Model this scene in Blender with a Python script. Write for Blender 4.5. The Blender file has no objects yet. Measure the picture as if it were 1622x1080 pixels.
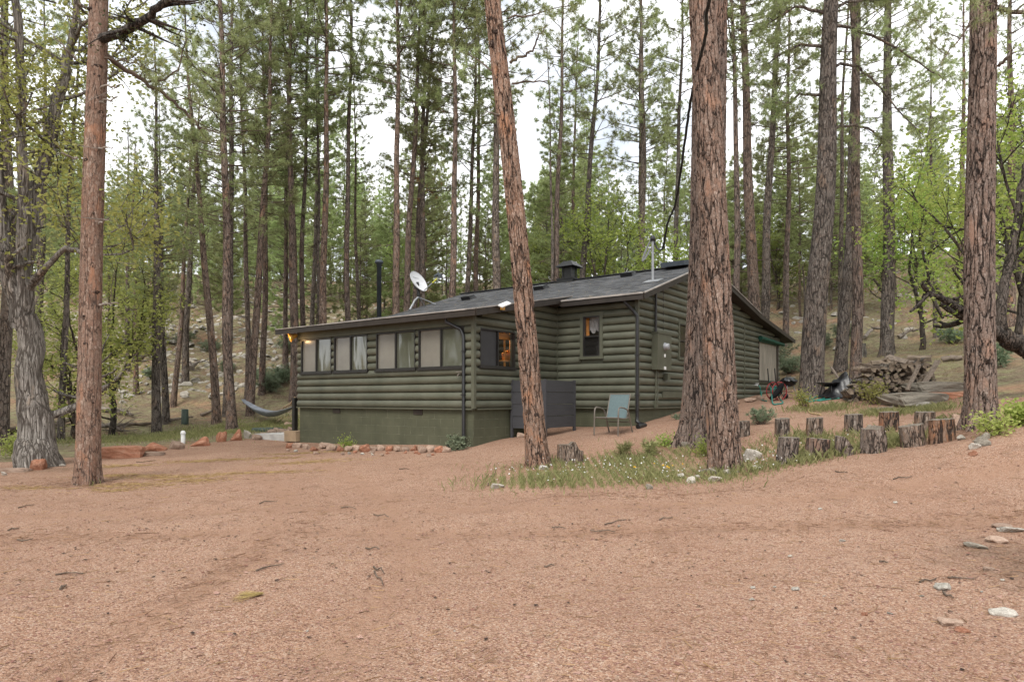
import bpy, bmesh, math, random
import numpy as np
from mathutils import Vector, Matrix, noise as mnoise

S = bpy.context.scene
COL = S.collection
R = math.radians

# ------------------------------------------------------------------ camera
F_PX, CX, HZ, EYE = 1050.0, 811.0, 632.0, 1.5
cam_d = bpy.data.cameras.new("camera")
cam = bpy.data.objects.new("camera", cam_d)
COL.objects.link(cam)
cam.location = (0, 0, EYE)
cam.rotation_euler = (R(90), 0, 0)
cam_d.sensor_width = 36.0
cam_d.lens = F_PX / 1622.0 * 36.0
cam_d.shift_y = (HZ - 540.0) / 1622.0
cam_d.clip_end = 600
S.camera = cam

# ------------------------------------------------------------------ sky, sun, exposure
SUN_EL, SUN_AZ = 50.0, 200.0          # soft overcast light from high behind the camera
w = bpy.data.worlds.new("World")
S.world = w
w.use_nodes = True
nt = w.node_tree
nt.nodes.clear()
sky = nt.nodes.new("ShaderNodeTexSky")
sky.sky_type = 'NISHITA'
sky.sun_disc = False
sky.sun_elevation = R(SUN_EL)
sky.sun_rotation = R(SUN_AZ)
tc = nt.nodes.new("ShaderNodeTexCoord")
mp = nt.nodes.new("ShaderNodeMapping")
mp.inputs['Scale'].default_value = (1, 1, 2.2)
cn = nt.nodes.new("ShaderNodeTexNoise")
cn.inputs['Scale'].default_value = 3.2
cn.inputs['Detail'].default_value = 7
cr = nt.nodes.new("ShaderNodeValToRGB")
cr.color_ramp.elements[0].position = 0.34
cr.color_ramp.elements[0].color = (0.42, 0.45, 0.49, 1)
cr.color_ramp.elements[1].position = 0.54
cr.color_ramp.elements[1].color = (1.0, 1.0, 1.0, 1)
sc = nt.nodes.new("ShaderNodeVectorMath")
sc.operation = 'SCALE'
sc.inputs['Scale'].default_value = 11.5
mx = nt.nodes.new("ShaderNodeMix")
mx.data_type = 'RGBA'
mx.inputs['Factor'].default_value = 0.86
bg = nt.nodes.new("ShaderNodeBackground")
bg.inputs['Strength'].default_value = 0.1
wo = nt.nodes.new("ShaderNodeOutputWorld")
L = nt.links.new
L(tc.outputs['Generated'], mp.inputs['Vector'])
L(mp.outputs[0], cn.inputs['Vector'])
L(cn.outputs['Fac'], cr.inputs[0])
L(cr.outputs[0], sc.inputs[0])
L(sky.outputs[0], mx.inputs[6])
L(sc.outputs[0], mx.inputs[7])
L(mx.outputs[2], bg.inputs['Color'])
L(bg.outputs[0], wo.inputs['Surface'])

sun_d = bpy.data.lights.new("sun", 'SUN')
sun_d.energy = 1.4
sun_d.angle = R(22)
sun_d.color = (1.0, 0.96, 0.90)
sun = bpy.data.objects.new("sun", sun_d)
COL.objects.link(sun)
el, az = R(SUN_EL), R(SUN_AZ)
sd = Vector((math.sin(az) * math.cos(el), math.cos(az) * math.cos(el), math.sin(el)))
sun.rotation_euler = sd.to_track_quat('Z', 'Y').to_euler()
sun.location = sd * 60

S.view_settings.view_transform = 'Standard'
S.view_settings.look = 'None'
S.view_settings.exposure = 1.0
S.view_settings.gamma = 1.0
S.cycles.max_bounces = 9
S.cycles.diffuse_bounces = 5
S.cycles.glossy_bounces = 2
S.cycles.transparent_max_bounces = 8
S.cycles.use_denoising = True

# ------------------------------------------------------------------ helpers
def tag(o, label=None, cat=None, group=None, kind=None):
    if label: o['label'] = label
    if cat: o['category'] = cat
    if group: o['group'] = group
    if kind: o['kind'] = kind
    return o

def thing(name, label, cat, loc=(0, 0, 0), rz=0.0, group=None):
    o = bpy.data.objects.new(name, None)
    COL.objects.link(o)
    o.location = loc
    o.rotation_euler = (0, 0, rz)
    o.empty_display_size = 0.2
    return tag(o, label, cat, group)

def dup(o, parent=None):
    c = o.copy()
    COL.objects.link(c)
    if parent: c.parent = parent
    for ch in o.children: dup(ch, c)
    return c

class MB:
    """collects geometry; build() links it as ONE mesh object"""
    def __init__(s): s.v, s.n, s.f, s.m, s.s = [], 0, [], [], []
    def add(s, verts, faces, mat=0, smooth=False):
        b = s.n
        s.v.append(np.asarray(verts, dtype=np.float32).reshape(-1, 3))
        s.n += len(s.v[-1])
        for f in faces:
            s.f.append(tuple(int(i) + b for i in f))
        s.m += [mat] * len(faces)
        s.s += [smooth] * len(faces)
    def box(s, c, size, mat=0, rz=0.0, M=None):
        x, y, z = (q / 2 for q in size)
        P = [(-x, -y, -z), (x, -y, -z), (x, y, -z), (-x, y, -z), (-x, -y, z), (x, -y, z), (x, y, z), (-x, y, z)]
        if M is None: M = Matrix.Rotation(rz, 3, 'Z')
        P = [M @ Vector(p) + Vector(c) for p in P]
        s.add(P, [(0, 3, 2, 1), (4, 5, 6, 7), (0, 1, 5, 4), (1, 2, 6, 5), (2, 3, 7, 6), (3, 0, 4, 7)], mat)
    def bar(s, a, b, wd, th, mat=0, up=(0, 0, 1)):
        a, b = Vector(a), Vector(b)
        d = (b - a); ln = d.length; d.normalize()
        u = Vector(up); sdir = d.cross(u)
        if sdir.length < 1e-4: sdir = d.cross(Vector((1, 0, 0)))
        sdir.normalize(); u = sdir.cross(d)
        M = Matrix((d, sdir, u)).transposed()
        s.box((a + b) / 2, (ln, wd, th), mat, M=M)
    def tube(s, pts, rad, n=8, mat=0, cap=True, smooth=True):
        pts = [Vector(p) for p in pts]
        if not hasattr(rad, '__len__'): rad = [rad] * len(pts)
        V, Fc = [], []
        t = (pts[1] - pts[0]).normalized()
        a = t.cross(Vector((0, 0, 1)))
        if a.length < 0.05: a = t.cross(Vector((1, 0, 0)))
        a.normalize()
        for i, p in enumerate(pts):
            if i == 0: t2 = pts[1] - pts[0]
            elif i == len(pts) - 1: t2 = pts[-1] - pts[-2]
            else: t2 = pts[i + 1] - pts[i - 1]
            if t2.length > 1e-9: t = t2.normalized()
            a = (a - t * a.dot(t))
            if a.length < 1e-6: a = t.orthogonal()
            a.normalize(); b = t.cross(a)
            for k in range(n):
                an = 2 * math.pi * k / n
                V.append(p + (a * math.cos(an) + b * math.sin(an)) * rad[i])
        for i in range(len(pts) - 1):
            for k in range(n):
                k2 = (k + 1) % n
                Fc.append((i * n + k, i * n + k2, (i + 1) * n + k2, (i + 1) * n + k))
        s.add(V, Fc, mat, smooth)
        if cap:
            e = (len(pts) - 1) * n
            s.add(V[:n], [tuple(range(n - 1, -1, -1))], mat)
            s.add(V[e:e + n], [tuple(range(n))], mat)
    def lathe(s, prof, n=24, mat=0, c=(0, 0, 0), smooth=True, M=None):
        V = []
        for r, z in prof:
            for k in range(n):
                an = 2 * math.pi * k / n
                p = Vector((r * math.cos(an), r * math.sin(an), z))
                if M is not None: p = M @ p
                V.append(p + Vector(c))
        Fc = []
        for i in range(len(prof) - 1):
            for k in range(n):
                k2 = (k + 1) % n
                Fc.append((i * n + k, i * n + k2, (i + 1) * n + k2, (i + 1) * n + k))
        s.add(V, Fc, mat, smooth)
    def tris(s, V, mat=0, per=3):
        V = np.asarray(V, dtype=np.float32).reshape(-1, 3)
        b = s.n; n = len(V) // per
        s.v.append(V); s.n += len(V)
        idx = (np.arange(n * per) + b).reshape(n, per)
        s.f += [tuple(r) for r in idx.tolist()]
        s.m += [mat] * n; s.s += [False] * n
    def mesh(s, name, mats):
        me = bpy.data.meshes.new(name)
        V = np.concatenate(s.v) if s.v else np.zeros((0, 3), np.float32)
        me.vertices.add(len(V)); me.vertices.foreach_set('co', V.ravel())
        sz = np.fromiter((len(f) for f in s.f), dtype=np.int32, count=len(s.f))
        li = np.fromiter((i for f in s.f for i in f), dtype=np.int32, count=int(sz.sum()))
        me.loops.add(len(li)); me.loops.foreach_set('vertex_index', li)
        me.polygons.add(len(sz))
        st = np.zeros(len(sz), np.int32); st[1:] = np.cumsum(sz)[:-1]
        me.polygons.foreach_set('loop_start', st)
        me.polygons.foreach_set('material_index', np.array(s.m, dtype=np.int32))
        me.polygons.foreach_set('use_smooth', np.array(s.s, dtype=bool))
        for m in (mats if isinstance(mats, (list, tuple)) else [mats]): me.materials.append(m)
        me.update(calc_edges=True)
        me.validate()
        return me
    def build(s, name, mats, parent=None, loc=None):
        return link(name, s.mesh(name, mats), parent, loc)

def link(name, me, parent=None, loc=None):
    o = bpy.data.objects.new(name, me)
    COL.objects.link(o)
    if parent: o.parent = parent
    if loc is not None: o.location = loc
    return o

# ------------------------------------------------------------------ materials
class NT:
    def __init__(s, name):
        s.m = bpy.data.materials.new(name)
        s.m.use_nodes = True
        s.t = s.m.node_tree
        s.b = s.t.nodes['Principled BSDF']
        s.out = s.t.nodes['Material Output']
    def n(s, typ, **kw):
        nd = s.t.nodes.new(typ)
        for k, v in kw.items():
            if k.startswith('_'): setattr(nd, k[1:], v)
            else: nd.inputs[k.replace('__', ' ')].default_value = v
        return nd
    def l(s, a, b): s.t.links.new(a, b)
    def coord(s, scale=(1, 1, 1), which='Object', loc=(0, 0, 0)):
        t = s.n('ShaderNodeTexCoord'); m = s.n('ShaderNodeMapping')
        m.inputs['Scale'].default_value = scale
        m.inputs['Location'].default_value = loc
        s.l(t.outputs[which], m.inputs['Vector'])
        return m.outputs[0]
    def noise(s, co, scale, detail=5, rough=0.55, dist=0.0):
        nd = s.n('ShaderNodeTexNoise', Scale=scale, Detail=detail, Roughness=rough, Distortion=dist)
        s.l(co, nd.inputs['Vector'])
        return nd
    def ramp(s, fac, stops, interp='LINEAR'):
        r = s.n('ShaderNodeValToRGB'); e = r.color_ramp; e.interpolation = interp
        while len(e.elements) < len(stops): e.elements.new(0.5)
        for el_, (p, c) in zip(e.elements, stops):
            el_.position = p
            el_.color = (*c, 1) if hasattr(c, '__len__') else (c, c, c, 1)
        s.l(fac, r.inputs[0])
        return r.outputs[0]
    def mix(s, fac, a, b, blend='MIX'):
        m = s.n('ShaderNodeMix'); m.data_type = 'RGBA'; m.blend_type = blend
        for sock, v in ((m.inputs['Factor'], fac), (m.inputs[6], a), (m.inputs[7], b)):
            if hasattr(v, 'is_output'): s.l(v, sock)
            elif hasattr(v, '__len__'): sock.default_value = (*v, 1)
            else: sock.default_value = v
        return m.outputs[2]
    def math(s, op, a, b=0.0, clamp=False):
        m = s.n('ShaderNodeMath'); m.operation = op; m.use_clamp = clamp
        for sock, v in ((m.inputs[0], a), (m.inputs[1], b)):
            if hasattr(v, 'is_output'): s.l(v, sock)
            else: sock.default_value = v
        return m.outputs[0]
    def bump(s, h, strength=0.5, dist=0.02):
        b = s.n('ShaderNodeBump', Strength=strength, Distance=dist)
        s.l(h, b.inputs['Height']); s.l(b.outputs[0], s.b.inputs['Normal'])
        return b
    def base(s, c):
        if hasattr(c, 'is_output'): s.l(c, s.b.inputs['Base Color'])
        else: s.b.inputs['Base Color'].default_value = (*c, 1)
    def set(s, rough=0.8, spec=0.3, metal=0.0):
        s.b.inputs['Roughness'].default_value = rough
        s.b.inputs['Specular IOR Level'].default_value = spec
        s.b.inputs['Metallic'].default_value = metal

def vary(col, k): return tuple(max(0.0, c * k) for c in col)

def simple(name, col, rough=0.6, spec=0.3, metal=0.0, var=0.25, scale=6.0, bump=0.0, bscale=60.0, stretch=(1, 1, 1)):
    m = NT(name); co = m.coord(stretch)
    n1 = m.noise(co, scale, 6)
    m.base(m.ramp(n1.outputs['Fac'], [(0.3, vary(col, 1 - var)), (0.7, vary(col, 1 + var))]))
    m.set(rough, spec, metal)
    if bump:
        m.bump(m.noise(co, bscale, 4).outputs['Fac'], bump, 0.01)
    return m.m

def mat_bark(name, plate, crack, grey, scale=9.0, zs=0.16, disp=0.0, crack_w=0.16, gfac=0.8, fscale=30.0, fzs=0.5, soft=1.0):
    """furrowed bark: long wandering dark furrows, between them small lifted flakes"""
    m = NT(name)
    def warp(co, sc_, amp):
        dn = m.noise(co, sc_, 3)
        c_ = m.n('ShaderNodeVectorMath'); c_.operation = 'SUBTRACT'; m.l(dn.outputs['Color'], c_.inputs[0]); c_.inputs[1].default_value = (0.5, 0.5, 0.5)
        v_ = m.n('ShaderNodeVectorMath'); v_.operation = 'MULTIPLY_ADD'
        m.l(c_.outputs[0], v_.inputs[0]); v_.inputs[1].default_value = (amp, amp, amp); m.l(co, v_.inputs[2])
        return v_.outputs[0]
    co0 = m.coord((1, 1, zs))
    co = warp(warp(co0, 4.0, 0.22), 20.0, 0.07)
    cf = warp(m.coord((1, 1, fzs)), 16.0, 0.07)
    ve = m.n('ShaderNodeTexVoronoi', Scale=scale); ve.feature = 'DISTANCE_TO_EDGE'; m.l(co, ve.inputs['Vector'])
    vc = m.n('ShaderNodeTexVoronoi', Scale=scale); m.l(co, vc.inputs['Vector'])
    fe = m.n('ShaderNodeTexVoronoi', Scale=fscale); fe.feature = 'DISTANCE_TO_EDGE'; m.l(cf, fe.inputs['Vector'])
    fc = m.n('ShaderNodeTexVoronoi', Scale=fscale); m.l(cf, fc.inputs['Vector'])
    wn = m.noise(m.coord((1, 1, 0.5)), 3.5, 4)
    wide = m.math('MULTIPLY', m.ramp(wn.outputs['Fac'], [(0.36, 0.10), (0.66, 1.3)]), crack_w)
    ck = m.n('ShaderNodeMapRange'); ck.interpolation_type = 'SMOOTHSTEP'
    m.l(ve.outputs['Distance'], ck.inputs['Value']); ck.inputs['From Min'].default_value = 0.0; m.l(wide, ck.inputs['From Max'])
    fk = m.n('ShaderNodeMapRange'); m.l(fe.outputs['Distance'], fk.inputs['Value']); fk.inputs['From Min'].default_value = 0.0; fk.inputs['From Max'].default_value = 0.16
    fine = m.noise(m.coord((1, 1, 0.6)), 70.0, 5, 0.65)
    big = m.noise(m.coord((1, 1, 0.35)), 2.0, 4)
    sp = m.n('ShaderNodeSeparateColor'); m.l(vc.outputs['Color'], sp.inputs[0])
    sf = m.n('ShaderNodeSeparateColor'); m.l(fc.outputs['Color'], sf.inputs[0])
    pc = m.mix(m.math('MULTIPLY', sf.outputs[0], gfac), plate, grey)
    pc = m.mix(m.ramp(sf.outputs[1], [(0.45, 0.0), (1.0, 0.55)]), pc, vary(plate, 0.5))
    pc = m.mix(m.ramp(sf.outputs[2], [(0.72, 0.0), (1.0, 0.75)]), pc, vary(grey, 1.6))
    pc = m.mix(m.math('MULTIPLY', sp.outputs[0], 0.35), pc, vary(plate, 0.65))
    pc = m.mix(m.ramp(big.outputs['Fac'], [(0.35, 0.45), (0.6, 0.0)]), pc, vary(grey, 0.75))
    pc = m.mix(m.math('MULTIPLY', m.math('SUBTRACT', 1.0, fk.outputs[0]), 0.55), pc, vary(plate, 0.35))
    pc = m.mix(m.ramp(fine.outputs['Fac'], [(0.30, 0.5), (0.48, 0.0)]), pc, vary(plate, 0.45))
    scar = m.noise(m.coord((1, 1, 0.45), loc=(3, 1, 7)), 2.6, 5, 0.6)
    pc = m.mix(m.ramp(scar.outputs['Fac'], [(0.58, 0.0), (0.66, 0.55)]), pc, (min(1, plate[0] * 1.35), plate[1] * 1.15, plate[2] * 0.95))
    pc = m.mix(m.ramp(scar.outputs['Fac'], [(0.30, 0.55), (0.40, 0.0)]), pc, vary(grey, 0.62))
    col = m.mix(ck.outputs[0], crack, pc)
    oi = m.n('ShaderNodeObjectInfo')
    hv = m.n('ShaderNodeHueSaturation'); m.l(col, hv.inputs['Color'])
    m.l(m.math('ADD', m.math('MULTIPLY', oi.outputs['Random'], 0.3), 0.8), hv.inputs['Saturation'])
    m.l(m.math('ADD', m.math('MULTIPLY', oi.outputs['Random'], 0.3), 0.85), hv.inputs['Value'])
    m.base(hv.outputs[0]); m.set(0.92, 0.12)
    h = m.math('ADD', m.math('MULTIPLY', ck.outputs[0], 0.62), m.math('MULTIPLY', fk.outputs[0], 0.10))
    h = m.math('ADD', h, m.math('MULTIPLY', fine.outputs['Fac'], 0.12))
    h = m.math('ADD', h, m.math('MULTIPLY', sf.outputs[0], 0.20))
    if disp:
        d = m.n('ShaderNodeDisplacement', Midlevel=0.8, Scale=disp); m.l(h, d.inputs['Height'])
        m.l(d.outputs[0], m.out.inputs['Displacement']); m.m.displacement_method = 'BOTH'
    else:
        m.bump(h, 0.9, 0.03)
    return m.m

def mat_leaf(name, c1, c2, trans=0.35, rough=0.6, island=True):
    m = NT(name)
    g = m.n('ShaderNodeNewGeometry'); oi = m.n('ShaderNodeObjectInfo')
    r = m.ramp(g.outputs['Random Per Island'], [(0.0, c1), (1.0, c2)])
    hv = m.n('ShaderNodeHueSaturation'); m.l(r, hv.inputs['Color'])
    m.l(m.math('ADD', m.math('MULTIPLY', oi.outputs['Random'], 0.035), 0.482), hv.inputs['Hue'])
    m.l(m.math('ADD', m.math('MULTIPLY', oi.outputs['Random'], 0.5), 0.75), hv.inputs['Value'])
    m.base(hv.outputs[0]); m.set(rough, 0.25)
    tr = m.n('ShaderNodeBsdfTranslucent'); m.l(hv.outputs[0], tr.inputs['Color'])
    ms = m.n('ShaderNodeMixShader'); ms.inputs[0].default_value = trans
    m.l(m.b.outputs[0], ms.inputs[1]); m.l(tr.outputs[0], ms.inputs[2]); m.l(ms.outputs[0], m.out.inputs['Surface'])
    return m.m

def mat_ground():
    m = NT('ground')
    co = m.coord()
    def attr(n):
        a = m.n('ShaderNodeAttribute'); a.attribute_name = n; return a.outputs['Fac']
    big = m.noise(co, 0.45, 6, 0.6); mid = m.noise(co, 2.2, 6, 0.6); fin = m.noise(co, 38, 5, 0.65)
    v = m.n('ShaderNodeTexVoronoi', Scale=105.0); m.l(co, v.inputs['Vector'])
    v2 = m.n('ShaderNodeTexVoronoi', Scale=46.0); m.l(co, v2.inputs['Vector'])
    sp = m.n('ShaderNodeSeparateColor'); m.l(v.outputs['Color'], sp.inputs[0])
    sp2 = m.n('ShaderNodeSeparateColor'); m.l(v2.outputs['Color'], sp2.inputs[0])
    gr = m.ramp(sp.outputs[0], [(0.0, (0.155, 0.086, 0.055)), (0.25, (0.262, 0.148, 0.098)), (0.55, (0.345, 0.206, 0.138)), (0.85, (0.415, 0.266, 0.186)), (1.0, (0.52, 0.41, 0.32))])
    gr = m.mix(m.ramp(sp2.outputs[1], [(0.80, 0.0), (1.0, 0.6)]), gr, (0.40, 0.295, 0.23))
    gr = m.mix(m.ramp(sp2.outputs[0], [(0.86, 0.0), (1.0, 0.6)]), gr, (0.11, 0.06, 0.042))
    gr = m.mix(m.ramp(big.outputs['Fac'], [(0.36, 0.38), (0.60, 0.0)]), gr, (0.225, 0.125, 0.083))
    gr = m.mix(m.ramp(mid.outputs['Fac'], [(0.50, 0.0), (0.78, 0.35)]), gr, (0.36, 0.25, 0.185))
    gr = m.mix(m.ramp(mid.outputs['Fac'], [(0.26, 0.5), (0.44, 0.0)]), gr, (0.175, 0.105, 0.072))
    gr = m.mix(m.math('MULTIPLY', attr('track'), m.ramp(mid.outputs['Fac'], [(0.3, 0.25), (0.6, 0.75)])), gr, (0.30, 0.180, 0.120))
    sl_ = m.math('ADD', attr('soil'), m.math('MULTIPLY', m.math('SUBTRACT', mid.outputs['Fac'], 0.5), 1.1))
    gr = m.mix(m.ramp(sl_, [(0.35, 0.0), (0.85, 0.8)]), gr, m.ramp(fin.outputs['Fac'], [(0.32, (0.105, 0.066, 0.045)), (0.68, (0.26, 0.17, 0.118))]))
    # forest floor: needle litter, red soil, dry grass
    ff = m.ramp(fin.outputs['Fac'], [(0.32, (0.085, 0.056, 0.036)), (0.5, (0.20, 0.148, 0.096)), (0.70, (0.36, 0.30, 0.215))])
    ff = m.mix(m.ramp(mid.outputs['Fac'], [(0.42, 0.0), (0.62, 0.75)]), ff, (0.25, 0.245, 0.125))
    ff = m.mix(m.ramp(big.outputs['Fac'], [(0.52, 0.0), (0.68, 0.7)]), ff, (0.33, 0.18, 0.115))
    pn = m.noise(co, 7.0, 5, 0.7)
    ff = m.mix(m.ramp(pn.outputs['Fac'], [(0.36, 0.75), (0.52, 0.0)]), ff, (0.085, 0.062, 0.042))
    ff = m.mix(m.ramp(pn.outputs['Fac'], [(0.58, 0.0), (0.74, 0.6)]), ff, (0.33, 0.29, 0.22))
    # rocky hillside: pale limestone flecks among litter
    vr = m.n('ShaderNodeTexVoronoi', Scale=1.7); m.l(m.coord((1, 1, 1)), vr.inputs['Vector'])
    rk = m.ramp(vr.outputs['Distance'], [(0.22, 1.0), (0.34, 0.0)])
    rk = m.math('MULTIPLY', rk, attr('rocky'))
    ff = m.mix(rk, ff, m.ramp(fin.outputs['Fac'], [(0.3, (0.30, 0.26, 0.22)), (0.7, (0.62, 0.58, 0.52))]))
    # ragged borders between the three
    fo = m.math('ADD', attr('forest'), m.math('MULTIPLY', m.math('SUBTRACT', mid.outputs['Fac'], 0.5), 0.9))
    col = m.mix(m.ramp(fo, [(0.42, 0.0), (0.58, 1.0)]), gr, ff)
    gn = m.math('ADD', attr('green'), m.math('MULTIPLY', m.math('SUBTRACT', mid.outputs['Fac'], 0.5), 1.2))
    col = m.mix(m.ramp(gn, [(0.45, 0.0), (0.95, 0.6)]), col, m.ramp(fin.outputs['Fac'], [(0.3, (0.12, 0.12, 0.05)), (0.7, (0.28, 0.29, 0.13))]))
    m.base(col); m.set(0.95, 0.1)
    h = m.math('ADD', m.math('MULTIPLY', v.outputs['Distance'], -0.5), m.math('MULTIPLY', fin.outputs['Fac'], 1.0))
    h = m.math('ADD', h, m.math('MULTIPLY', v2.outputs['Distance'], -0.6))
    m.bump(h, 0.75, 0.018)
    return m.m

def mat_rock(name, c1, c2, c3, scale=3.0):
    m = NT(name); co = m.coord((1, 1, 2.2))
    n1 = m.noise(co, scale, 8, 0.62, 0.4); n2 = m.noise(co, scale * 9, 6, 0.7)
    c = m.ramp(n1.outputs['Fac'], [(0.28, c1), (0.5, c2), (0.74, c3)])
    c = m.mix(m.ramp(n2.outputs['Fac'], [(0.35, 0.55), (0.55, 0.0)]), c, vary(c1, 0.5))
    c = m.mix(m.ramp(n2.outputs['Fac'], [(0.58, 0.0), (0.8, 0.5)]), c, vary(c3, 1.2))
    oi = m.n('ShaderNodeObjectInfo'); hv = m.n('ShaderNodeHueSaturation'); m.l(c, hv.inputs['Color'])
    m.l(m.math('ADD', m.math('MULTIPLY', oi.outputs['Random'], 0.5), 0.75), hv.inputs['Value'])
    m.base(hv.outputs[0]); m.set(0.92, 0.15)
    m.bump(m.math('ADD', n1.outputs['Fac'], m.math('MULTIPLY', n2.outputs['Fac'], 0.5)), 0.7, 0.03)
    return m.m

M = {}
M['ground'] = mat_ground()
M['bark_near'] = mat_bark('ponderosa bark plates', (0.285, 0.170, 0.118), (0.026, 0.020, 0.017), (0.275, 0.215, 0.176), 13.0, 0.15, disp=0.042, crack_w=0.19)
M['bark_red'] = mat_bark('young ponderosa bark', (0.235, 0.136, 0.096), (0.060, 0.042, 0.034), (0.265, 0.205, 0.165), 13.0, 0.14, disp=0.016, crack_w=0.10, fscale=26, fzs=0.55, gfac=0.9)
M['bark_mid'] = mat_bark('pine bark far', (0.245, 0.160, 0.120), (0.050, 0.039, 0.033), (0.235, 0.195, 0.166), 13.0, 0.20, crack_w=0.18, fscale=22)
M['bark_dark'] = mat_bark('dark pine bark', (0.205, 0.157, 0.126), (0.045, 0.037, 0.032), (0.225, 0.197, 0.172), 13.0, 0.22, crack_w=0.20, fscale=22)
M['bark_grey'] = mat_bark('furrowed grey bark', (0.255, 0.222, 0.188), (0.070, 0.058, 0.048), (0.31, 0.285, 0.255), 15.0, 0.09, disp=0.03, crack_w=0.24, fscale=34, fzs=0.15)
M['bark_oak'] = mat_bark('dark oak bark', (0.10, 0.078, 0.062), (0.02, 0.017, 0.014), (0.13, 0.11, 0.095), 14.0, 0.2, crack_w=0.2)
M['twig'] = simple('twig wood', (0.115, 0.088, 0.068), 0.9, 0.1, var=0.4, scale=4)
M['deadtwig'] = simple('dead grey twig', (0.20, 0.17, 0.145), 0.9, 0.1, var=0.35, scale=4)
M['knot'] = simple('bark knot', (0.045, 0.032, 0.026), 0.95, 0.1, var=0.4, scale=30, bump=0.5)
M['needle'] = mat_leaf('pine needles', (0.240, 0.282, 0.122), (0.440, 0.470, 0.232), 0.60)
M['needle_far'] = mat_leaf('pine needles far', (0.270, 0.325, 0.132), (0.475, 0.520, 0.250), 0.60)
M['needle_dead'] = mat_leaf('dead rusty needles', (0.24, 0.10, 0.045), (0.36, 0.19, 0.095), 0.3)
M['leaf_lime'] = mat_leaf('spring oak leaves', (0.24, 0.335, 0.065), (0.45, 0.525, 0.150), 0.58)
M['leaf_olive'] = mat_leaf('yellow green leaves', (0.27, 0.30, 0.075), (0.47, 0.475, 0.165), 0.58)
M['leaf_dark'] = mat_leaf('small dark leaves', (0.045, 0.06, 0.02), (0.09, 0.11, 0.035), 0.3)
M['leaf_sage'] = mat_leaf('sage leaves', (0.15, 0.195, 0.12), (0.28, 0.33, 0.21), 0.3)
M['grass'] = mat_leaf('grass blades', (0.185, 0.195, 0.075), (0.38, 0.365, 0.175), 0.4)
M['grass_dry'] = mat_leaf('dry grass', (0.26, 0.22, 0.10), (0.46, 0.40, 0.22), 0.3)
M['straw'] = mat_leaf('fallen yellow needles', (0.28, 0.185, 0.065), (0.43, 0.31, 0.135), 0.2)
M['litter'] = mat_leaf('fallen brown needles', (0.13, 0.07, 0.042), (0.28, 0.16, 0.09), 0.1)
M['petal'] = mat_leaf('white petals', (0.72, 0.72, 0.68), (0.88, 0.88, 0.84), 0.3)
M['petal_y'] = mat_leaf('yellow petals', (0.7, 0.45, 0.03), (0.8, 0.55, 0.05), 0.3)
M['pebble'] = mat_leaf('gravel stones', (0.18, 0.09, 0.06), (0.42, 0.28, 0.21), 0.0, 0.9)
M['sandstone'] = mat_rock('red sandstone', (0.24, 0.095, 0.055), (0.36, 0.17, 0.105), (0.46, 0.28, 0.20))
M['buff'] = mat_rock('buff stone', (0.23, 0.155, 0.115), (0.38, 0.27, 0.205), (0.50, 0.39, 0.31))
M['pale'] = mat_rock('pale limestone', (0.26, 0.235, 0.20), (0.44, 0.405, 0.35), (0.60, 0.56, 0.49))
M['greyrock'] = mat_rock('grey lichen rock', (0.15, 0.135, 0.11), (0.27, 0.24, 0.195), (0.38, 0.34, 0.28))
def mat_logs():
    m = NT('olive painted logs'); co = m.coord((1, 1, 1)); cs = m.coord((0.6, 0.6, 9))
    n1 = m.noise(co, 1.4, 6); n2 = m.noise(cs, 6, 6, 0.7)
    c = m.ramp(n1.outputs['Fac'], [(0.28, (0.070, 0.074, 0.052)), (0.5, (0.096, 0.099, 0.070)), (0.74, (0.128, 0.127, 0.094))])
    c = m.mix(m.ramp(n2.outputs['Fac'], [(0.60, 0.0), (0.78, 0.35)]), c, (0.17, 0.165, 0.12))
    c = m.mix(m.ramp(n2.outputs['Fac'], [(0.28, 0.4), (0.40, 0.0)]), c, (0.070, 0.068, 0.046))
    m.base(c); m.set(0.48, 0.4)
    m.bump(n2.outputs['Fac'], 0.25, 0.01)
    return m.m
M['logs'] = mat_logs()
def mat_block():
    m = NT('painted block foundation')
    t = m.n('ShaderNodeTexCoord'); sx = m.n('ShaderNodeSeparateXYZ'); m.l(t.outputs['Object'], sx.inputs[0])
    cb = m.n('ShaderNodeCombineXYZ')
    m.l(m.math('ADD', sx.outputs[0], sx.outputs[1]), cb.inputs[0]); m.l(sx.outputs[2], cb.inputs[1])
    br = m.n('ShaderNodeTexBrick', Scale=1.0); m.l(cb.outputs[0], br.inputs['Vector'])
    br.inputs['Brick Width'].default_value = 0.41; br.inputs['Row Height'].default_value = 0.205
    br.inputs['Mortar Size'].default_value = 0.006; br.inputs['Mortar Smooth'].default_value = 0.3
    n1 = m.noise(m.coord(), 2.0, 6); n2 = m.noise(m.coord(), 45, 5)
    c = m.ramp(n1.outputs['Fac'], [(0.25, (0.058, 0.060, 0.037)), (0.5, (0.078, 0.080, 0.049)), (0.75, (0.094, 0.095, 0.060))])
    nm = m.noise(m.coord(), 5, 3)
    c = m.mix(m.math('MULTIPLY', br.outputs['Fac'], m.ramp(nm.outputs['Fac'], [(0.5, 0.15), (0.66, 0.9)])), c, (0.17, 0.165, 0.115))
    m.base(c); m.set(0.7, 0.3)
    m.bump(m.math('ADD', m.math('MULTIPLY', br.outputs['Fac'], -1.0), m.math('MULTIPLY', n2.outputs['Fac'], 0.5)), 0.5, 0.008)
    return m.m
M['block'] = mat_block()
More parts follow.
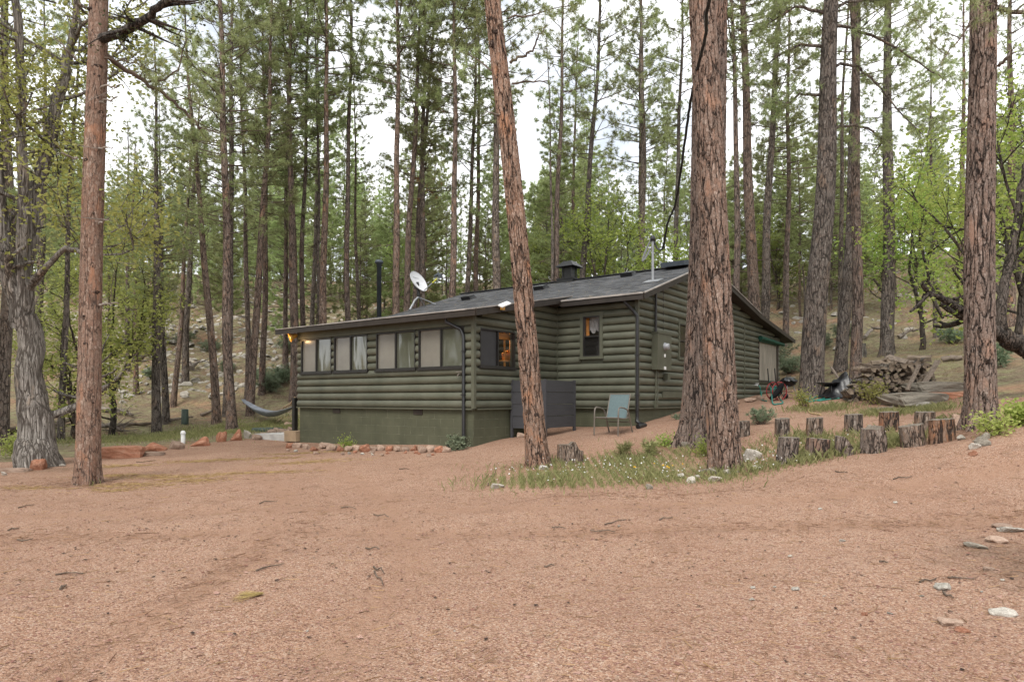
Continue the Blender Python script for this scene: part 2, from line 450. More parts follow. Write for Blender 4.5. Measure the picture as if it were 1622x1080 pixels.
def mat_shingle():
    m = NT('asphalt shingles')
    co = m.coord()
    br = m.n('ShaderNodeTexBrick', Scale=1.0); m.l(co, br.inputs['Vector'])
    br.inputs['Brick Width'].default_value = 0.30; br.inputs['Row Height'].default_value = 0.14
    br.inputs['Mortar Size'].default_value = 0.006
    br.inputs['Color1'].default_value = (0.018, 0.019, 0.021, 1); br.inputs['Color2'].default_value = (0.135, 0.136, 0.140, 1)
    br.inputs['Mortar'].default_value = (0.016, 0.017, 0.02, 1)
    n = m.noise(co, 120, 4); n1 = m.noise(co, 1.2, 5)
    c = m.mix(0.22, br.outputs['Color'], m.ramp(n.outputs['Fac'], [(0.3, 0.03), (0.7, 0.16)]))
    c = m.mix(m.ramp(n1.outputs['Fac'], [(0.4, 0.0), (0.7, 0.35)]), c, (0.10, 0.10, 0.105))
    m.base(c); m.set(0.9, 0.2)
    m.bump(m.math('ADD', m.math('MULTIPLY', br.outputs['Fac'], -1), n.outputs['Fac']), 0.6, 0.01)
    return m.m
M['shingle'] = mat_shingle()
M['trim'] = simple('olive trim', (0.086, 0.088, 0.060), 0.5, 0.4, var=0.12, scale=5)
M['fascia'] = simple('brown fascia', (0.030, 0.023, 0.018), 0.5, 0.4, var=0.25, scale=5)
M['drip'] = simple('weathered drip edge', (0.34, 0.31, 0.28), 0.5, 0.4, var=0.4, scale=3)
M['soffit'] = simple('brown soffit', (0.055, 0.044, 0.034), 0.7, 0.3, var=0.25)
M['black'] = simple('black metal', (0.016, 0.016, 0.017), 0.38, 0.5, var=0.2)
M['frame'] = simple('dark window frame', (0.020, 0.018, 0.016), 0.4, 0.5, var=0.2)
M['screen'] = simple('insect screen over blind', (0.185, 0.173, 0.145), 0.22, 0.6, var=0.14, scale=1.8, bump=0.15, bscale=3)
M['darkscreen'] = simple('dark insect screen', (0.042, 0.042, 0.044), 0.5, 0.4, var=0.15, scale=3)
def mat_pane(name, base, spec=0.9, wav=0.25):
    m = NT(name); co = m.coord((1, 1, 0.35))
    n = m.noise(co, 1.5, 2, 0.5, 0.8)
    m.base(base); m.set(0.09, spec); m.b.inputs['IOR'].default_value = 1.6
    m.bump(n.outputs['Fac'], wav, 0.12)
    return m.m
M['pane'] = mat_pane('wavy glass before blind', (0.085, 0.088, 0.062), 1.0, 0.26)
M['darkpane'] = mat_pane('dark glass', (0.012, 0.011, 0.010), 0.5, 0.05)
def mat_clear():
    m = NT('clear glass'); t = m.n('ShaderNodeBsdfTransparent'); g = m.n('ShaderNodeBsdfGlossy'); g.inputs['Roughness'].default_value = 0.02
    ms = m.n('ShaderNodeMixShader')
    ms.inputs[0].default_value = 0.09; m.l(t.outputs[0], ms.inputs[1]); m.l(g.outputs[0], ms.inputs[2]); m.l(ms.outputs[0], m.out.inputs['Surface'])
    return m.m
M['clear'] = mat_clear()
M['pinewood'] = simple('orange pine board', (0.52, 0.22, 0.055), 0.5, 0.3, var=0.25, scale=3, stretch=(1, 1, 6))
M['lacecloth'] = simple('grey curtain', (0.35, 0.34, 0.33), 0.9, 0.1, var=0.3, scale=8, stretch=(6, 6, 1))
M['interior'] = simple('dark interior', (0.03, 0.027, 0.024), 0.9, 0.1)
M['ply'] = simple('weathered cover panel', (0.30, 0.265, 0.215), 0.7, 0.2, var=0.3, scale=2.2, stretch=(2, 2, 0.6))
M['greencanvas'] = simple('green canvas', (0.008, 0.065, 0.040), 0.6, 0.3, var=0.3)
M['greyplastic'] = simple('charcoal plastic boards', (0.050, 0.050, 0.054), 0.55, 0.4, var=0.12, scale=3, bump=0.2, bscale=25, stretch=(1, 1, 8))
M['teal'] = simple('teal sling fabric', (0.120, 0.165, 0.170), 0.75, 0.2, var=0.08, scale=20)
M['bronze'] = simple('bronze tube', (0.17, 0.145, 0.12), 0.4, 0.5, 0.3, var=0.15)
M['dish'] = simple('grey white dish', (0.66, 0.67, 0.68), 0.4, 0.4, var=0.05)
M['galv'] = simple('galvanized steel', (0.30, 0.31, 0.32), 0.45, 0.5, 0.3, var=0.15)
M['slate'] = simple('blue grey painted pipe', (0.055, 0.068, 0.082), 0.5, 0.4, var=0.2)
M['white'] = simple('white plastic', (0.72, 0.72, 0.70), 0.5, 0.4, var=0.08)
M['yellow'] = simple('yellow tape', (0.62, 0.60, 0.08), 0.6, 0.3, var=0.1)
M['red'] = simple('red painted steel', (0.28, 0.022, 0.026), 0.4, 0.5, var=0.2)
M['enamel'] = simple('black enamel', (0.012, 0.012, 0.013), 0.12, 0.6, var=0.1)
M['hose_teal'] = simple('teal hose', (0.022, 0.185, 0.150), 0.5, 0.4, var=0.2)
M['hose_tan'] = simple('tan hose', (0.50, 0.36, 0.19), 0.6, 0.3, var=0.2)
M['tarp'] = simple('black tarp', (0.014, 0.014, 0.016), 0.34, 0.5, var=0.2, bump=0.9, bscale=9)
M['blackcloth'] = simple('black cloth', (0.012, 0.012, 0.013), 0.9, 0.1, var=0.2)
M['rawwood'] = simple('weathered board', (0.205, 0.165, 0.132), 0.85, 0.2, var=0.4, scale=3, bump=0.4, bscale=30, stretch=(1, 8, 8))
M['newwood'] = simple('fresh deck lumber', (0.33, 0.24, 0.155), 0.7, 0.2, var=0.2)
M['rope'] = simple('rope', (0.50, 0.46, 0.33), 0.9, 0.1, var=0.2)
M['slingblue'] = simple('grey blue hammock cloth', (0.23, 0.245, 0.27), 0.85, 0.1, var=0.2, scale=3)
M['concrete'] = simple('concrete pad', (0.47, 0.455, 0.43), 0.9, 0.1, var=0.2, scale=4, bump=0.3)
M['greenlid'] = simple('dark green lid', (0.045, 0.065, 0.05), 0.5, 0.4)
def mat_cut():
    m = NT('weathered cut wood'); co = m.coord()
    wv = m.n('ShaderNodeTexWave', Scale=9.0, Distortion=3.0, Detail=3.0); wv.wave_type = 'RINGS'; wv.rings_direction = 'Z'; m.l(co, wv.inputs['Vector'])
    n = m.noise(co, 9, 6, 0.7)
    c = m.mix(m.math('MULTIPLY', wv.outputs['Fac'], 0.45), m.ramp(n.outputs['Fac'], [(0.3, (0.10, 0.085, 0.07)), (0.7, (0.26, 0.225, 0.18))]), (0.13, 0.105, 0.085))
    m.base(c); m.set(0.95, 0.1); m.bump(n.outputs['Fac'], 0.5, 0.02)
    return m.m
M['cut'] = mat_cut()
M['split'] = simple('split firewood face', (0.215, 0.170, 0.128), 0.95, 0.1, var=0.5, scale=7, bump=0.5, bscale=30)
M['stumpbark'] = mat_bark('stump bark', (0.225, 0.158, 0.120), (0.036, 0.028, 0.023), (0.255, 0.218, 0.185), 13.0, 0.22, crack_w=0.15)
M['orangebark'] = mat_bark('orange stump bark', (0.31, 0.165, 0.10), (0.03, 0.023, 0.02), (0.18, 0.145, 0.12), 11.0, 0.18, crack_w=0.17, gfac=1.0, fscale=18)
def mat_emit(name, col, st):
    m = NT(name); e = m.n('ShaderNodeEmission', Strength=st); e.inputs['Color'].default_value = (*col, 1)
    m.l(e.outputs[0], m.out.inputs['Surface']); return m.m
M['bulb'] = mat_emit('lit warm bulb', (1.0, 0.62, 0.22), 4.0)
M['amber'] = simple('amber glass', (0.55, 0.30, 0.06), 0.3, 0.5)

# ------------------------------------------------------------------ terrain
def gx(px, Y): return (px - CX) / F_PX * Y
def gz(py, Y): return EYE - (py - HZ) * Y / F_PX
CTRL = [(0, 2, 0), (0, 6, 0), (-4, 4, 0), (-5, 8, -.01), (4, 4, .08), (4.5, 6, .14), (6.4, 8.5, .46), (0, 9, .02), (2.6, 8.5, .10), (-9, 7, 0), (9, 5, .5), (13, 8, 1.5),
        (7.8, 11, 1.08), (6.56, 10, .80), (4.6, 11, .39), (3.71, 11.5, .26), (.52, 12.5, .21), (-.3, 10.65, .05), (2.8, 10.5, .17), (-7.6, 11.84, .0),
        (-10.8, 14, 0), (-14, 10, .1), (-.89, 15.3, .40), (-6.18, 19.24, .236), (-3.5, 17.3, .32), (-4, 14.5, .15), (3.14, 16.72, .83), (2.2, 16.3, .68), (.74, 15.84, .60), (-.05, 16.43, .55),
        (4.0, 17.9, 1.02), (6.1, 20.7, 1.3), (8.5, 23.9, 1.58), (10.9, 27.1, 1.8), (5.13, 12.5, .76), (5.75, 12.5, .81), (6.56, 12.6, .86), (7.25, 12.6, .95), (7.86, 12.5, .99),
        (5.1, 11, .5), (5.57, 11, .557), (6.1, 11, .62), (6.77, 11, .725), (7.24, 11, .81), (3.78, 13.5, .60), (5.6, 15, .96), (9.2, 22, 1.6), (9.3, 20, 1.57),
        (9.6, 18.5, 1.66), (11.8, 18.5, 1.76), (9.9, 16.5, 1.40), (11.1, 17.5, 1.72), (10.8, 14, 1.45), (15.4, 20, 2.6), (15.8, 28, 3.34), (12.6, 25, 2.62), (19.1, 30, 4.0), (29.5, 45, 9.3),
        (3.7, 34, 2.6), (0, 40, 4.5), (-13.4, 25, .21), (-10.45, 25, .36), (-10.5, 17, .11), (-8.2, 21, .34), (-7.1, 20.2, .29), (-12.4, 28, .62), (-15.6, 32, 1.26), (-20.3, 36, 1.9),
        (-21.4, 44, 4.5), (-29, 60, 11), (-20, 27, .9), (-32.5, 48, 6.6), (-12, 34, 2.3), (-5, 30, 1.3), (-16, 18, .2), (-25, 18, .6), (-10, 60, 10.5), (10, 60, 10.5), (30, 62, 14),
        (0, 80, 15.5), (-40, 80, 16.5), (40, 80, 18), (-60, 40, 9), (60, 40, 14), (0, 115, 18), (-70, 115, 19), (70, 115, 21), (0, 150, 18), (-90, 150, 18), (90, 150, 20), (-80, 0, 4), (80, 0, 12), (25, 12, 4.0),
        (0, -15, -.3), (-20, -10, -.1), (20, -10, 1.5), (0, -50, -.5), (-60, -50, 0), (60, -50, 4)]
_c = np.array(CTRL, float)
def _k(d): return np.sqrt(d * d + 2.25)
_D = np.linalg.norm(_c[:, None, :2] - _c[None, :, :2], axis=2)
_A = np.zeros((len(_c) + 3, len(_c) + 3))
_A[:len(_c), :len(_c)] = _k(_D) - np.eye(len(_c)) * 0.02
_P = np.c_[np.ones(len(_c)), _c[:, :2]]
_A[:len(_c), len(_c):] = _P; _A[len(_c):, :len(_c)] = _P.T
_W = np.linalg.solve(_A, np.r_[_c[:, 2], 0, 0, 0])
def _h(x, y):
    x = np.asarray(x, float).ravel(); y = np.asarray(y, float).ravel()
    out = np.empty_like(x)
    for i in range(0, len(x), 20000):
        q = np.c_[x[i:i + 20000], y[i:i + 20000]]
        d = np.linalg.norm(q[:, None] - _c[None, :, :2], axis=2)
        out[i:i + 20000] = _k(d) @ _W[:-3] + np.c_[np.ones(len(q)), q] @ _W[-3:]
    hill = np.clip((y - 24) / 20, 0, 1)
    out += (0.012 + 0.16 * hill) * (np.sin(x * 1.3 + 1.7 * np.sin(y * .7)) + np.sin(y * 1.7 + 1.1 * np.sin(x * 1.1)) + .6 * np.sin(2.9 * x + 1.3 * y) + .5 * np.sin(3.7 * y - 2.3 * x))
    return out
def gh(x, y): return float(_h([x], [y])[0])
_Ys = np.concatenate([np.arange(2.5, 30, 0.05), np.arange(30, 120, 0.25)])
def at(px, py):
    """where the sight line through a measured point of the photograph meets the terrain"""
    X = (px - CX) / F_PX * _Ys; Z = EYE - (py - HZ) / F_PX * _Ys
    d = Z - _h(X, _Ys)
    i = int(np.argmax(d < 0)) if (d < 0).any() else len(_Ys) - 1
    Y = _Ys[i]
    return Vector((X[i], Y, gh(X[i], Y)))

def axis(segs):
    a = []
    for lo, hi, st in segs: a += list(np.arange(lo, hi, st))
    return np.array(a + [segs[-1][1]])
xs = axis([(-200, -60, 8), (-60, -30, 1.5), (-30, -14, .5), (-14, 14, .13), (14, 30, .5), (30, 60, 1.5), (60, 200, 8)])
ys = axis([(-80, -8, 6), (-8, 2, .5), (2, 24, .13), (24, 40, .4), (40, 80, 1.0), (80, 160, 5)])
GX, GY = np.meshgrid(xs, ys)
GZ = _h(GX, GY).reshape(GX.shape)
rng0 = np.random.default_rng(4)
def smooth(a, b, v): t = np.clip((v - a) / (b - a), 0, 1); return t * t * (3 - 2 * t)
def blob(lst, X, Y):
    g = np.zeros_like(X)
    for x, y, rx, ry, k in lst: g = np.maximum(g, k * np.exp(-(((X - x) / rx) ** 2 + ((Y - y) / ry) ** 2)))
    return g
BORDER = [(-200, 4), (-30, 11), (-14, 13.0), (-11.2, 15.6), (-9.6, 17.6), (-8.3, 20.2), (-6.5, 21), (-4, 24), (0, 31), (8.5, 27), (10.5, 22.5), (10.8, 19.5), (9.8, 17.4), (12, 13.2), (14, 11.6), (30, 14), (200, 20)]
by = np.interp(GX, [b[0] for b in BORDER], [b[1] for b in BORDER])
forest = smooth(-0.8, 0.8, GY - by)
GREEN = [(1.2, 11.8, 1.5, 1.3, .85), (2.5, 12.1, 1.4, 1.4, .9), (.2, 11.2, .9, .7, .7), (3.4, 11.0, 1.0, .6, .7), (5.2, 11.7, 1.3, .7, .6), (6.5, 11.9, 1.3, .6, .6), (4.2, 12.0, .8, .6, .7),
         (-12, 22, 3.4, 2.4, .7), (-8.6, 25, 3.2, 2.8, .7), (-15, 20.5, 2.6, 1.4, .5), (11.5, 12.6, 1.3, .9, .7), (9.2, 15.2, 1.4, .6, .55), (8.0, 16.6, .9, .5, .5), (13, 22, 3, 2, .5), (20, 28, 6, 3, .45), (-22, 40, 6, 5, .5), (-10, 38, 5, 4, .5)]
green = blob(GREEN, GX, GY)
rocky = smooth(33, 46, GY) * np.where(GX < 2, 1.0, 0.45) * (0.75 + .25 * np.sin(GX * .5))
nr, nc = GX.shape
def near_line(pts, wd):
    g = np.zeros_like(GX)
    for (x0, y0), (x1, y1) in zip(pts, pts[1:]):
        dx, dy = x1 - x0, y1 - y0; t = np.clip(((GX - x0) * dx + (GY - y0) * dy) / (dx * dx + dy * dy), 0, 1)
        g = np.maximum(g, np.exp(-((GX - x0 - t * dx) ** 2 + (GY - y0 - t * dy) ** 2) / wd ** 2))
    return g
TR = [(-14, 6.2), (-8, 7.6), (-3, 8.3), (2, 8.1), (6, 8.0), (10, 8.6), (15, 10)]
track = np.maximum.reduce([near_line([(x, y + o) for x, y in TR], .22) for o in (-.75, .75)] + [near_line([(-2.6, 2), (-2.4, 6), (-3.4, 10), (-5.5, 14)], .22), near_line([(-1.1, 2), (-.9, 6), (-1.9, 10), (-4, 14)], .22), near_line([(2, 2.5), (6, 5.5), (11, 7.2)], .2)])
GZ = GZ - .012 * track
soil = blob([(4.6, 5.4, 1.0, 1.4, 1.0), (4.2, 4.0, 1.0, .8, .8), (-7.5, 11.7, 1.2, .6, .6), (-10, 14.2, 2.5, .8, .7), (.5, 12.6, .8, .5, .6), (3.7, 11.5, 1.0, .5, .7), (3.8, 13.4, 1.2, .6, .7), (7.8, 10.9, 1.2, .6, .7), (-3.6, 17.0, 3.0, .5, .5), (-6.3, 18.6, 1.2, .6, .6), (2.3, 7.2, .9, .3, .4), (-4.5, 6.2, 1.2, .3, .35)], GX, GY)  # near right blobs: needle dirt, its shaded damp tone put into the colour
me = bpy.data.meshes.new('ground')
idx = np.arange(nr * nc).reshape(nr, nc)
quads = np.stack([idx[:-1, :-1], idx[:-1, 1:], idx[1:, 1:], idx[1:, :-1]], -1).reshape(-1, 4)
me.vertices.add(nr * nc)
me.vertices.foreach_set('co', np.stack([GX, GY, GZ], -1).astype(np.float32).ravel())
me.loops.add(quads.size); me.loops.foreach_set('vertex_index', quads.astype(np.int32).ravel())
me.polygons.add(len(quads)); me.polygons.foreach_set('loop_start', (np.arange(len(quads)) * 4).astype(np.int32))
me.polygons.foreach_set('use_smooth', np.ones(len(quads), bool))
for nm, a in (('forest', forest), ('green', green), ('rocky', rocky), ('track', track), ('soil', soil)):
    at_ = me.attributes.new(nm, 'FLOAT', 'POINT'); at_.data.foreach_set('value', a.astype(np.float32).ravel())
me.materials.append(M['ground']); me.update(calc_edges=True); me.validate()
tag(link('ground', me), 'reddish gravel clearing running into forest floor and a rocky slope', kind='structure')

# ------------------------------------------------------------------ the cabin
C0 = Vector((-.889, 15.3, 0)); UX = Vector((.802, -.597, 0)); UY = Vector((.597, .802, 0))
cabin = thing('log_cabin', 'olive green log sided cabin with dark shingle roof and enclosed porch', 'cabin', C0, math.atan2(-.597, .802))
def loc2w(x, y, z=0): return C0 + UX * x + UY * y + Vector((0, 0, z))
def w2loc(p): d = Vector(p) - C0; return Vector((d.dot(UX), d.dot(UY), d.z))
def on_line(px, p0, d):
    """distance along a wall line (world p0, direction d) of the point seen at column px"""
    r = (px - CX) / F_PX
    return (r * p0.y - p0.x) / (d.x - r * d.y)
PL, SD, MW, GL = 6.6, 3.54, 2.384, 13.0       # porch length, porch depth, mid wall, gable length
H = 0.194; Z0 = 1.28
def log_run(mb, p, d, out, a, b, z0, h, mat=0):
    """one D-section log along local direction d from a to b, bulging towards out"""
    prof = [(-.09, 0)]
    for k in range(9):
        t = math.pi * k / 8
        prof.append((-.012 + 0.085 * math.sin(t) ** 0.85, h * (0.5 - 0.497 * math.cos(t))))
    prof.append((-.09, h))
    V = []
    for s_ in (a, b):
        for o_, z_ in prof: V.append(p + d * s_ + out * o_ + Vector((0, 0, z0 + z_)))
    n = len(prof)
    if d.cross(out).z > 0: quad = lambda k, k2: (k, n + k, n + k2, k2)
    else: quad = lambda k, k2: (k, k2, n + k2, n + k)
    mb.add(V, [quad(k, k + 1) for k in range(n - 1)], mat, True)
    mb.add([V[i] for i in range(n)], [tuple(range(n))], mat)
    mb.add([V[n + i] for i in range(n)], [tuple(range(n - 1, -1, -1))], mat)
rl = random.Random(5)
def log_wall(p, d, out, length, top, openings, z0=Z0, courses=24, name='log_wall'):
    mb = MB(); p, d, out = Vector(p), Vector(d), Vector(out)
    for k in range(courses):
        za, zb = z0 + k * H, z0 + (k + 1) * H
        spans = [(0.0, length)]
        for (a, b, lo, hi) in openings:
            if hi > za + H * .5 and lo < zb - H * .5:
                spans = [q for (s0, s1) in spans for q in ((s0, min(s1, a)), (max(s0, b), s1)) if q[1] - q[0] > .02]
        for s0, s1 in spans:
            n = max(2, int((s1 - s0) / .05)); run = None
            ss = np.linspace(s0, s1, n + 1)
            ok = [top(s_) > za + H * .55 for s_ in ss]
            i = 0
            while i <= n:
                if ok[i]:
                    j = i
                    while j < n and ok[j + 1]: j += 1
                    if j > i:
                        q0, q1 = ss[i], ss[j]
                        while q1 - q0 > 3.2:
                            c_ = q0 + rl.uniform(1.5, min(4.5, q1 - q0 - .8)); log_run(mb, p + out * rl.uniform(-.006, .006), d, out, q0, c_ - .003, za, H); q0 = c_
                        log_run(mb, p + out * rl.uniform(-.006, .006), d, out, q0, q1, za, H)
                    i = j + 1
                else: i += 1
    return mb.build(name, M['logs'], cabin)
X_, Y_ = Vector((1, 0, 0)), Vector((0, 1, 0))
P_END = C0 - UX * PL
front = lambda px: -on_line(px, C0, -UX)      # local x on the porch front
side = lambda px: on_line(px, C0, UY)
mid_p = C0 + UY * SD
midx = lambda px: -on_line(px, mid_p, -UX)
gab_p = C0 + UX * MW + UY * SD
gab = lambda px: on_line(px, gab_p, UY)
def zat(py, w_): return gz(py, w_.y)

# roof heights in local coordinates
def z_porch(y): return 3.53 + .19 * (y + .35)
RIDGE_Y, RIDGE_Z = SD + 4.0, 5.52
def z_main(y):
    if y < RIDGE_Y: return 4.10 + (RIDGE_Z - 4.10) * (y - (SD - .4)) / 4.4
    if y < SD + 9.23: return RIDGE_Z + (4.57 - RIDGE_Z) * (y - RIDGE_Y) / 5.23
    return 4.57 + (3.99 - 4.57) * (y - SD - 9.23) / 4.87

# windows ------------------------------------------------
def window(p, d, out, a, b, lo, hi, panes, trim=0.0, divide='v', name='window'):
    """frame + panes (+ sill) in an opening; p,d,out in cabin-local coordinates; panes: list of (material)"""
    p, d, out = Vector(p), Vector(d), Vector(out); zc = Vector((0, 0, 1))
    wt = .032
    fr = MB()
    def P(s_, z_, o_): return p + d * s_ + zc * z_ + out * o_
    def rect(s0, s1, z0, z1, o, th, mat=0):
        Mx = Matrix((d, out, zc)).transposed()
        fr.box(P((s0 + s1) / 2, (z0 + z1) / 2, o), (s1 - s0, th, z1 - z0), mat, M=Mx)
    rect(a, a + wt, lo, hi, .03, .09); rect(b - wt, b, lo, hi, .03, .09)
    rect(a + wt, b - wt, lo, lo + wt, .03, .088); rect(a + wt, b - wt, hi - wt, hi, .03, .088)
    m = (a + b) / 2; zm = (lo + hi) / 2
    if divide == 'v': rect(m - .02, m + .02, lo + wt, hi - wt, .032, .08)
    else: rect(a + wt, b - wt, zm - .02, zm + .02, .032, .08)
    f = fr.build(name, M['frame'], cabin)
    if divide == 'v': cells = [(a + wt, m - .02, lo + wt, hi - wt), (m + .02, b - wt, lo + wt, hi - wt)]
    else: cells = [(a + wt, b - wt, zm + .02, hi - wt), (a + wt, b - wt, lo + wt, zm - .02)]
    Mx = Matrix((d, out, zc)).transposed()
    for (s0, s1, z0, z1), mt in zip(cells, panes):
        pb = MB(); pb.box(P((s0 + s1) / 2, (z0 + z1) / 2, .015), (s1 - s0, .008, z1 - z0), 0, M=Mx)
        pb.build('screen' if 'screen' in mt else 'pane', M[mt], f)
    bk = MB()
    for za_, zb_ in ((lo - .21, lo - .005), (hi + .005, hi + .21)):
        bk = MB(); bk.box(P((a + b) / 2, (za_ + zb_) / 2, -.03), (b - a + 2 * trim, .05, zb_ - za_), 0, M=Mx); bk.build('backing_board', M['trim'], f)
    if trim:
        tb = MB()
        for s0, s1, z0, z1 in ((a - trim, a, lo - .0, hi + trim), (b, b + trim, lo, hi + trim), (a, b, hi, hi + trim)):
            tb.box(P((s0 + s1) / 2, (z0 + z1) / 2, .045), (s1 - s0, .07, z1 - z0), 0, M=Mx)
        tb.build('window_trim', M['trim'], f)
        sb = MB(); sb.box(P((a + b) / 2, lo - .035, .055), (b - a + 2 * trim + .05, .11, .07), 0, M=Mx)
        sb.build('sill', M['trim'], f)
    else:
        sb = MB(); sb.box(P((a + b) / 2, lo - .026, .05), (b - a + .06, .12, .05), 0, M=Mx)
        sb.build('sill', M['frame'], f)
    return f
OUTF = Vector((0, -1, 0))
fw = [(480, 528), (532, 585), (599, 661), (666, 738)]
ops = []
LOF, HIF = 2.22, 3.20
for a, b in fw:
    x0, x1 = front(a), front(b)
    ops.append((x0 + PL, x1 + PL, LOF, HIF))
    window((0, 0, 0), X_, OUTF, x0, x1, LOF + .03, HIF, ('screen', 'pane'))
log_wall((-PL, 0, 0), X_, OUTF, PL, lambda s_: 3.20, ops, courses=10)
fz = MB(); fz.box((-PL / 2, -.02, 3.36), (PL, .10, .30), 0); fz.box((-PL / 2, -.045, 3.245), (PL, .09, .055), 0)
fz.build('frieze_board', M['trim'], cabin)
s0, s1 = side(757), side(812.6)
log_wall((0, 0, 0), Y_, X_, SD, lambda s_: z_porch(s_) - .12, [(s0, s1, 2.25, 3.15)], courses=15)
window((0, 0, 0), Y_, X_, s0, s1, 2.27, 3.16, ('darkscreen', 'clear'))
a, b = midx(925.5), midx(952)
wm = mid_p + UX * a
lo_m, hi_m = 2.62, 3.68
log_wall((0, SD, 0), X_, OUTF, MW, lambda s_: 4.02, [(a - .09, b + .09, lo_m - .08, hi_m + .09)], courses=15)
window((0, SD, 0), X_, OUTF, a, b, lo_m, hi_m, ('clear', 'darkpane'), .09, 'h')
g0 = gab(1071); g1 = g0 + .95
ops = [(g0 - .0, g1 + .0, 2.62, 3.73), (gab(1199), gab(1229.5), 2.2, 3.68)]
log_wall((MW, SD, 0), Y_, X_, GL, lambda s_: z_main(SD + s_) - .10, ops, courses=24)
window((MW, SD, 0), Y_, X_, g0 + .09, g1 - .09, 2.68, 3.64, ('darkpane', 'darkpane'), .09, 'h')
g2, g3 = gab(1199), gab(1229.5)
cv = MB(); cv.box((MW + .02, SD + (g2 + g3) / 2, 2.95), (.03, g3 - g2 - .09, 1.5))
wf = MB()
wf.box((MW + .03, SD + g2 + .02, 2.94), (.1, .05, 1.53)); wf.box((MW + .03, SD + g3 - .04, 2.94), (.1, .14, 1.53)); wf.box((MW + .03, SD + (g2 + g3) / 2, 2.18), (.11, g3 - g2, .06))
wfo = wf.build('window', M['soffit'], cabin); cv.build('cover_panel', M['ply'], wfo)
# other outer walls (plain, mostly out of sight) and partition
log_wall((-PL, SD + GL, 0), -Y_, -X_, SD + GL, lambda s_: min(z_main(SD + GL - s_), 9) - .12 if s_ < GL + .4 else z_porch(SD + GL - s_) - .12, [], courses=24)
log_wall((MW, SD + GL, 0), -X_, Y_, MW + PL, lambda s_: 3.95, [], courses=15)
log_wall((-PL, SD, 0), X_, OUTF, PL, lambda s_: 4.1, [], courses=15, name='partition_wall')
# foundation
fd = MB()
def fwall(x0, y0, x1, y1, z1=Z0): fd.box(((x0 + x1) / 2, (y0 + y1) / 2, (z1 - .6) / 2), (abs(x1 - x0), abs(y1 - y0), z1 + .6))
fwall(-PL + .02, .02, -.02, .22); fwall(-.22, .22, -.02, SD - .0); fwall(-.02, SD + .02, MW - .02, SD + .22); fwall(MW - .22, SD + .22, MW - .02, SD + GL - .02)
fwall(-PL + .02, .22, -PL + .22, SD + GL - .02); fwall(-PL + .22, SD + GL - .22, MW - .22, SD + GL - .02)
fdo = fd.build('foundation', M['block'], cabin)
for px in (532.5, 661.5):
    x = front(px); vb = MB(); vb.box((x, .015, 1.19), (.30, .03, .15)); vb.build('foundation_vent', M['fascia'], cabin)
sk = MB()
sk.box((-PL / 2, -.03, Z0 - .012), (PL + .06, .09, .035)); sk.box((.03, SD / 2, Z0 - .012), (.09, SD - .12, .035)); sk.box(((MW + .09) / 2, SD - .035, Z0 - .012), (MW - .03, .09, .035)); sk.box((MW + .035, SD + GL / 2, Z0 - .012), (.09, GL, .035))
sk.build('skirt_trim', M['trim'], cabin)
fl = MB(); fl.box((-PL / 2, SD / 2, 1.22), (PL - .5, SD - .3, .1)); fl.box((MW / 2 - PL / 2, SD + GL / 2, 1.22), (MW + PL - .5, GL - .5, .1)); fl.build('floor', M['interior'], cabin)
def corner(x, y, z1, wd=.085):
    cb = MB(); cb.box((x + .045, y - .045, (Z0 + z1) / 2), (wd, wd, z1 - Z0)); cb.build('corner_trim', M['trim'], cabin)
corner(0, 0, 3.46); corner(MW, SD, 4.0)
cb = MB(); cb.box((.03, SD - .03, 2.7), (.07, .07, 2.8)); cb.build('corner_trim', M['trim'], cabin)
cb = MB(); cb.box((MW + .055, SD + gab(1176), 2.75), (.05, .09, 2.9)); cb.build('corner_trim', M['trim'], cabin)

# roof: slabs
def slab(mb, pts, th, mt=0, mb_=1):
    """pts: 4 top corners counter-clockwise"""
    T = [Vector(p) for p in pts]; B = [p - Vector((0, 0, th)) for p in T]
    mb.add(T + B, [(0, 1, 2, 3)], mt)
    mb.add(T + B, [(7, 6, 5, 4), (0, 4, 5, 1), (1, 5, 6, 2), (2, 6, 7, 3), (3, 7, 4, 0)], mb_)
XL, XR = -PL - .60, MW + .38
rf = MB()
slab(rf, [(XL, -.35, z_porch(-.35)), (.36, -.35, z_porch(-.35)), (.36, 3.72, z_porch(3.72)), (XL, 3.72, z_porch(3.72))], .13)
y0 = SD - .4
slab(rf, [(XL + .25, y0, z_main(y0)), (XR, y0, z_main(y0)), (XR, RIDGE_Y, RIDGE_Z), (XL + .25, RIDGE_Y, RIDGE_Z)], .13)
yk = SD + 9.23; ye = SD + 14.1
slab(rf, [(XL + .25, RIDGE_Y, RIDGE_Z), (XR, RIDGE_Y, RIDGE_Z), (XR, yk, 4.57), (XL + .25, yk, 4.57)], .13)
slab(rf, [(XL + .25, yk, 4.57), (XR, yk, 4.57), (XR, ye, 3.99), (XL + .25, ye, 3.99)], .13)
roof = rf.build('roof', [M['shingle'], M['soffit']], cabin)
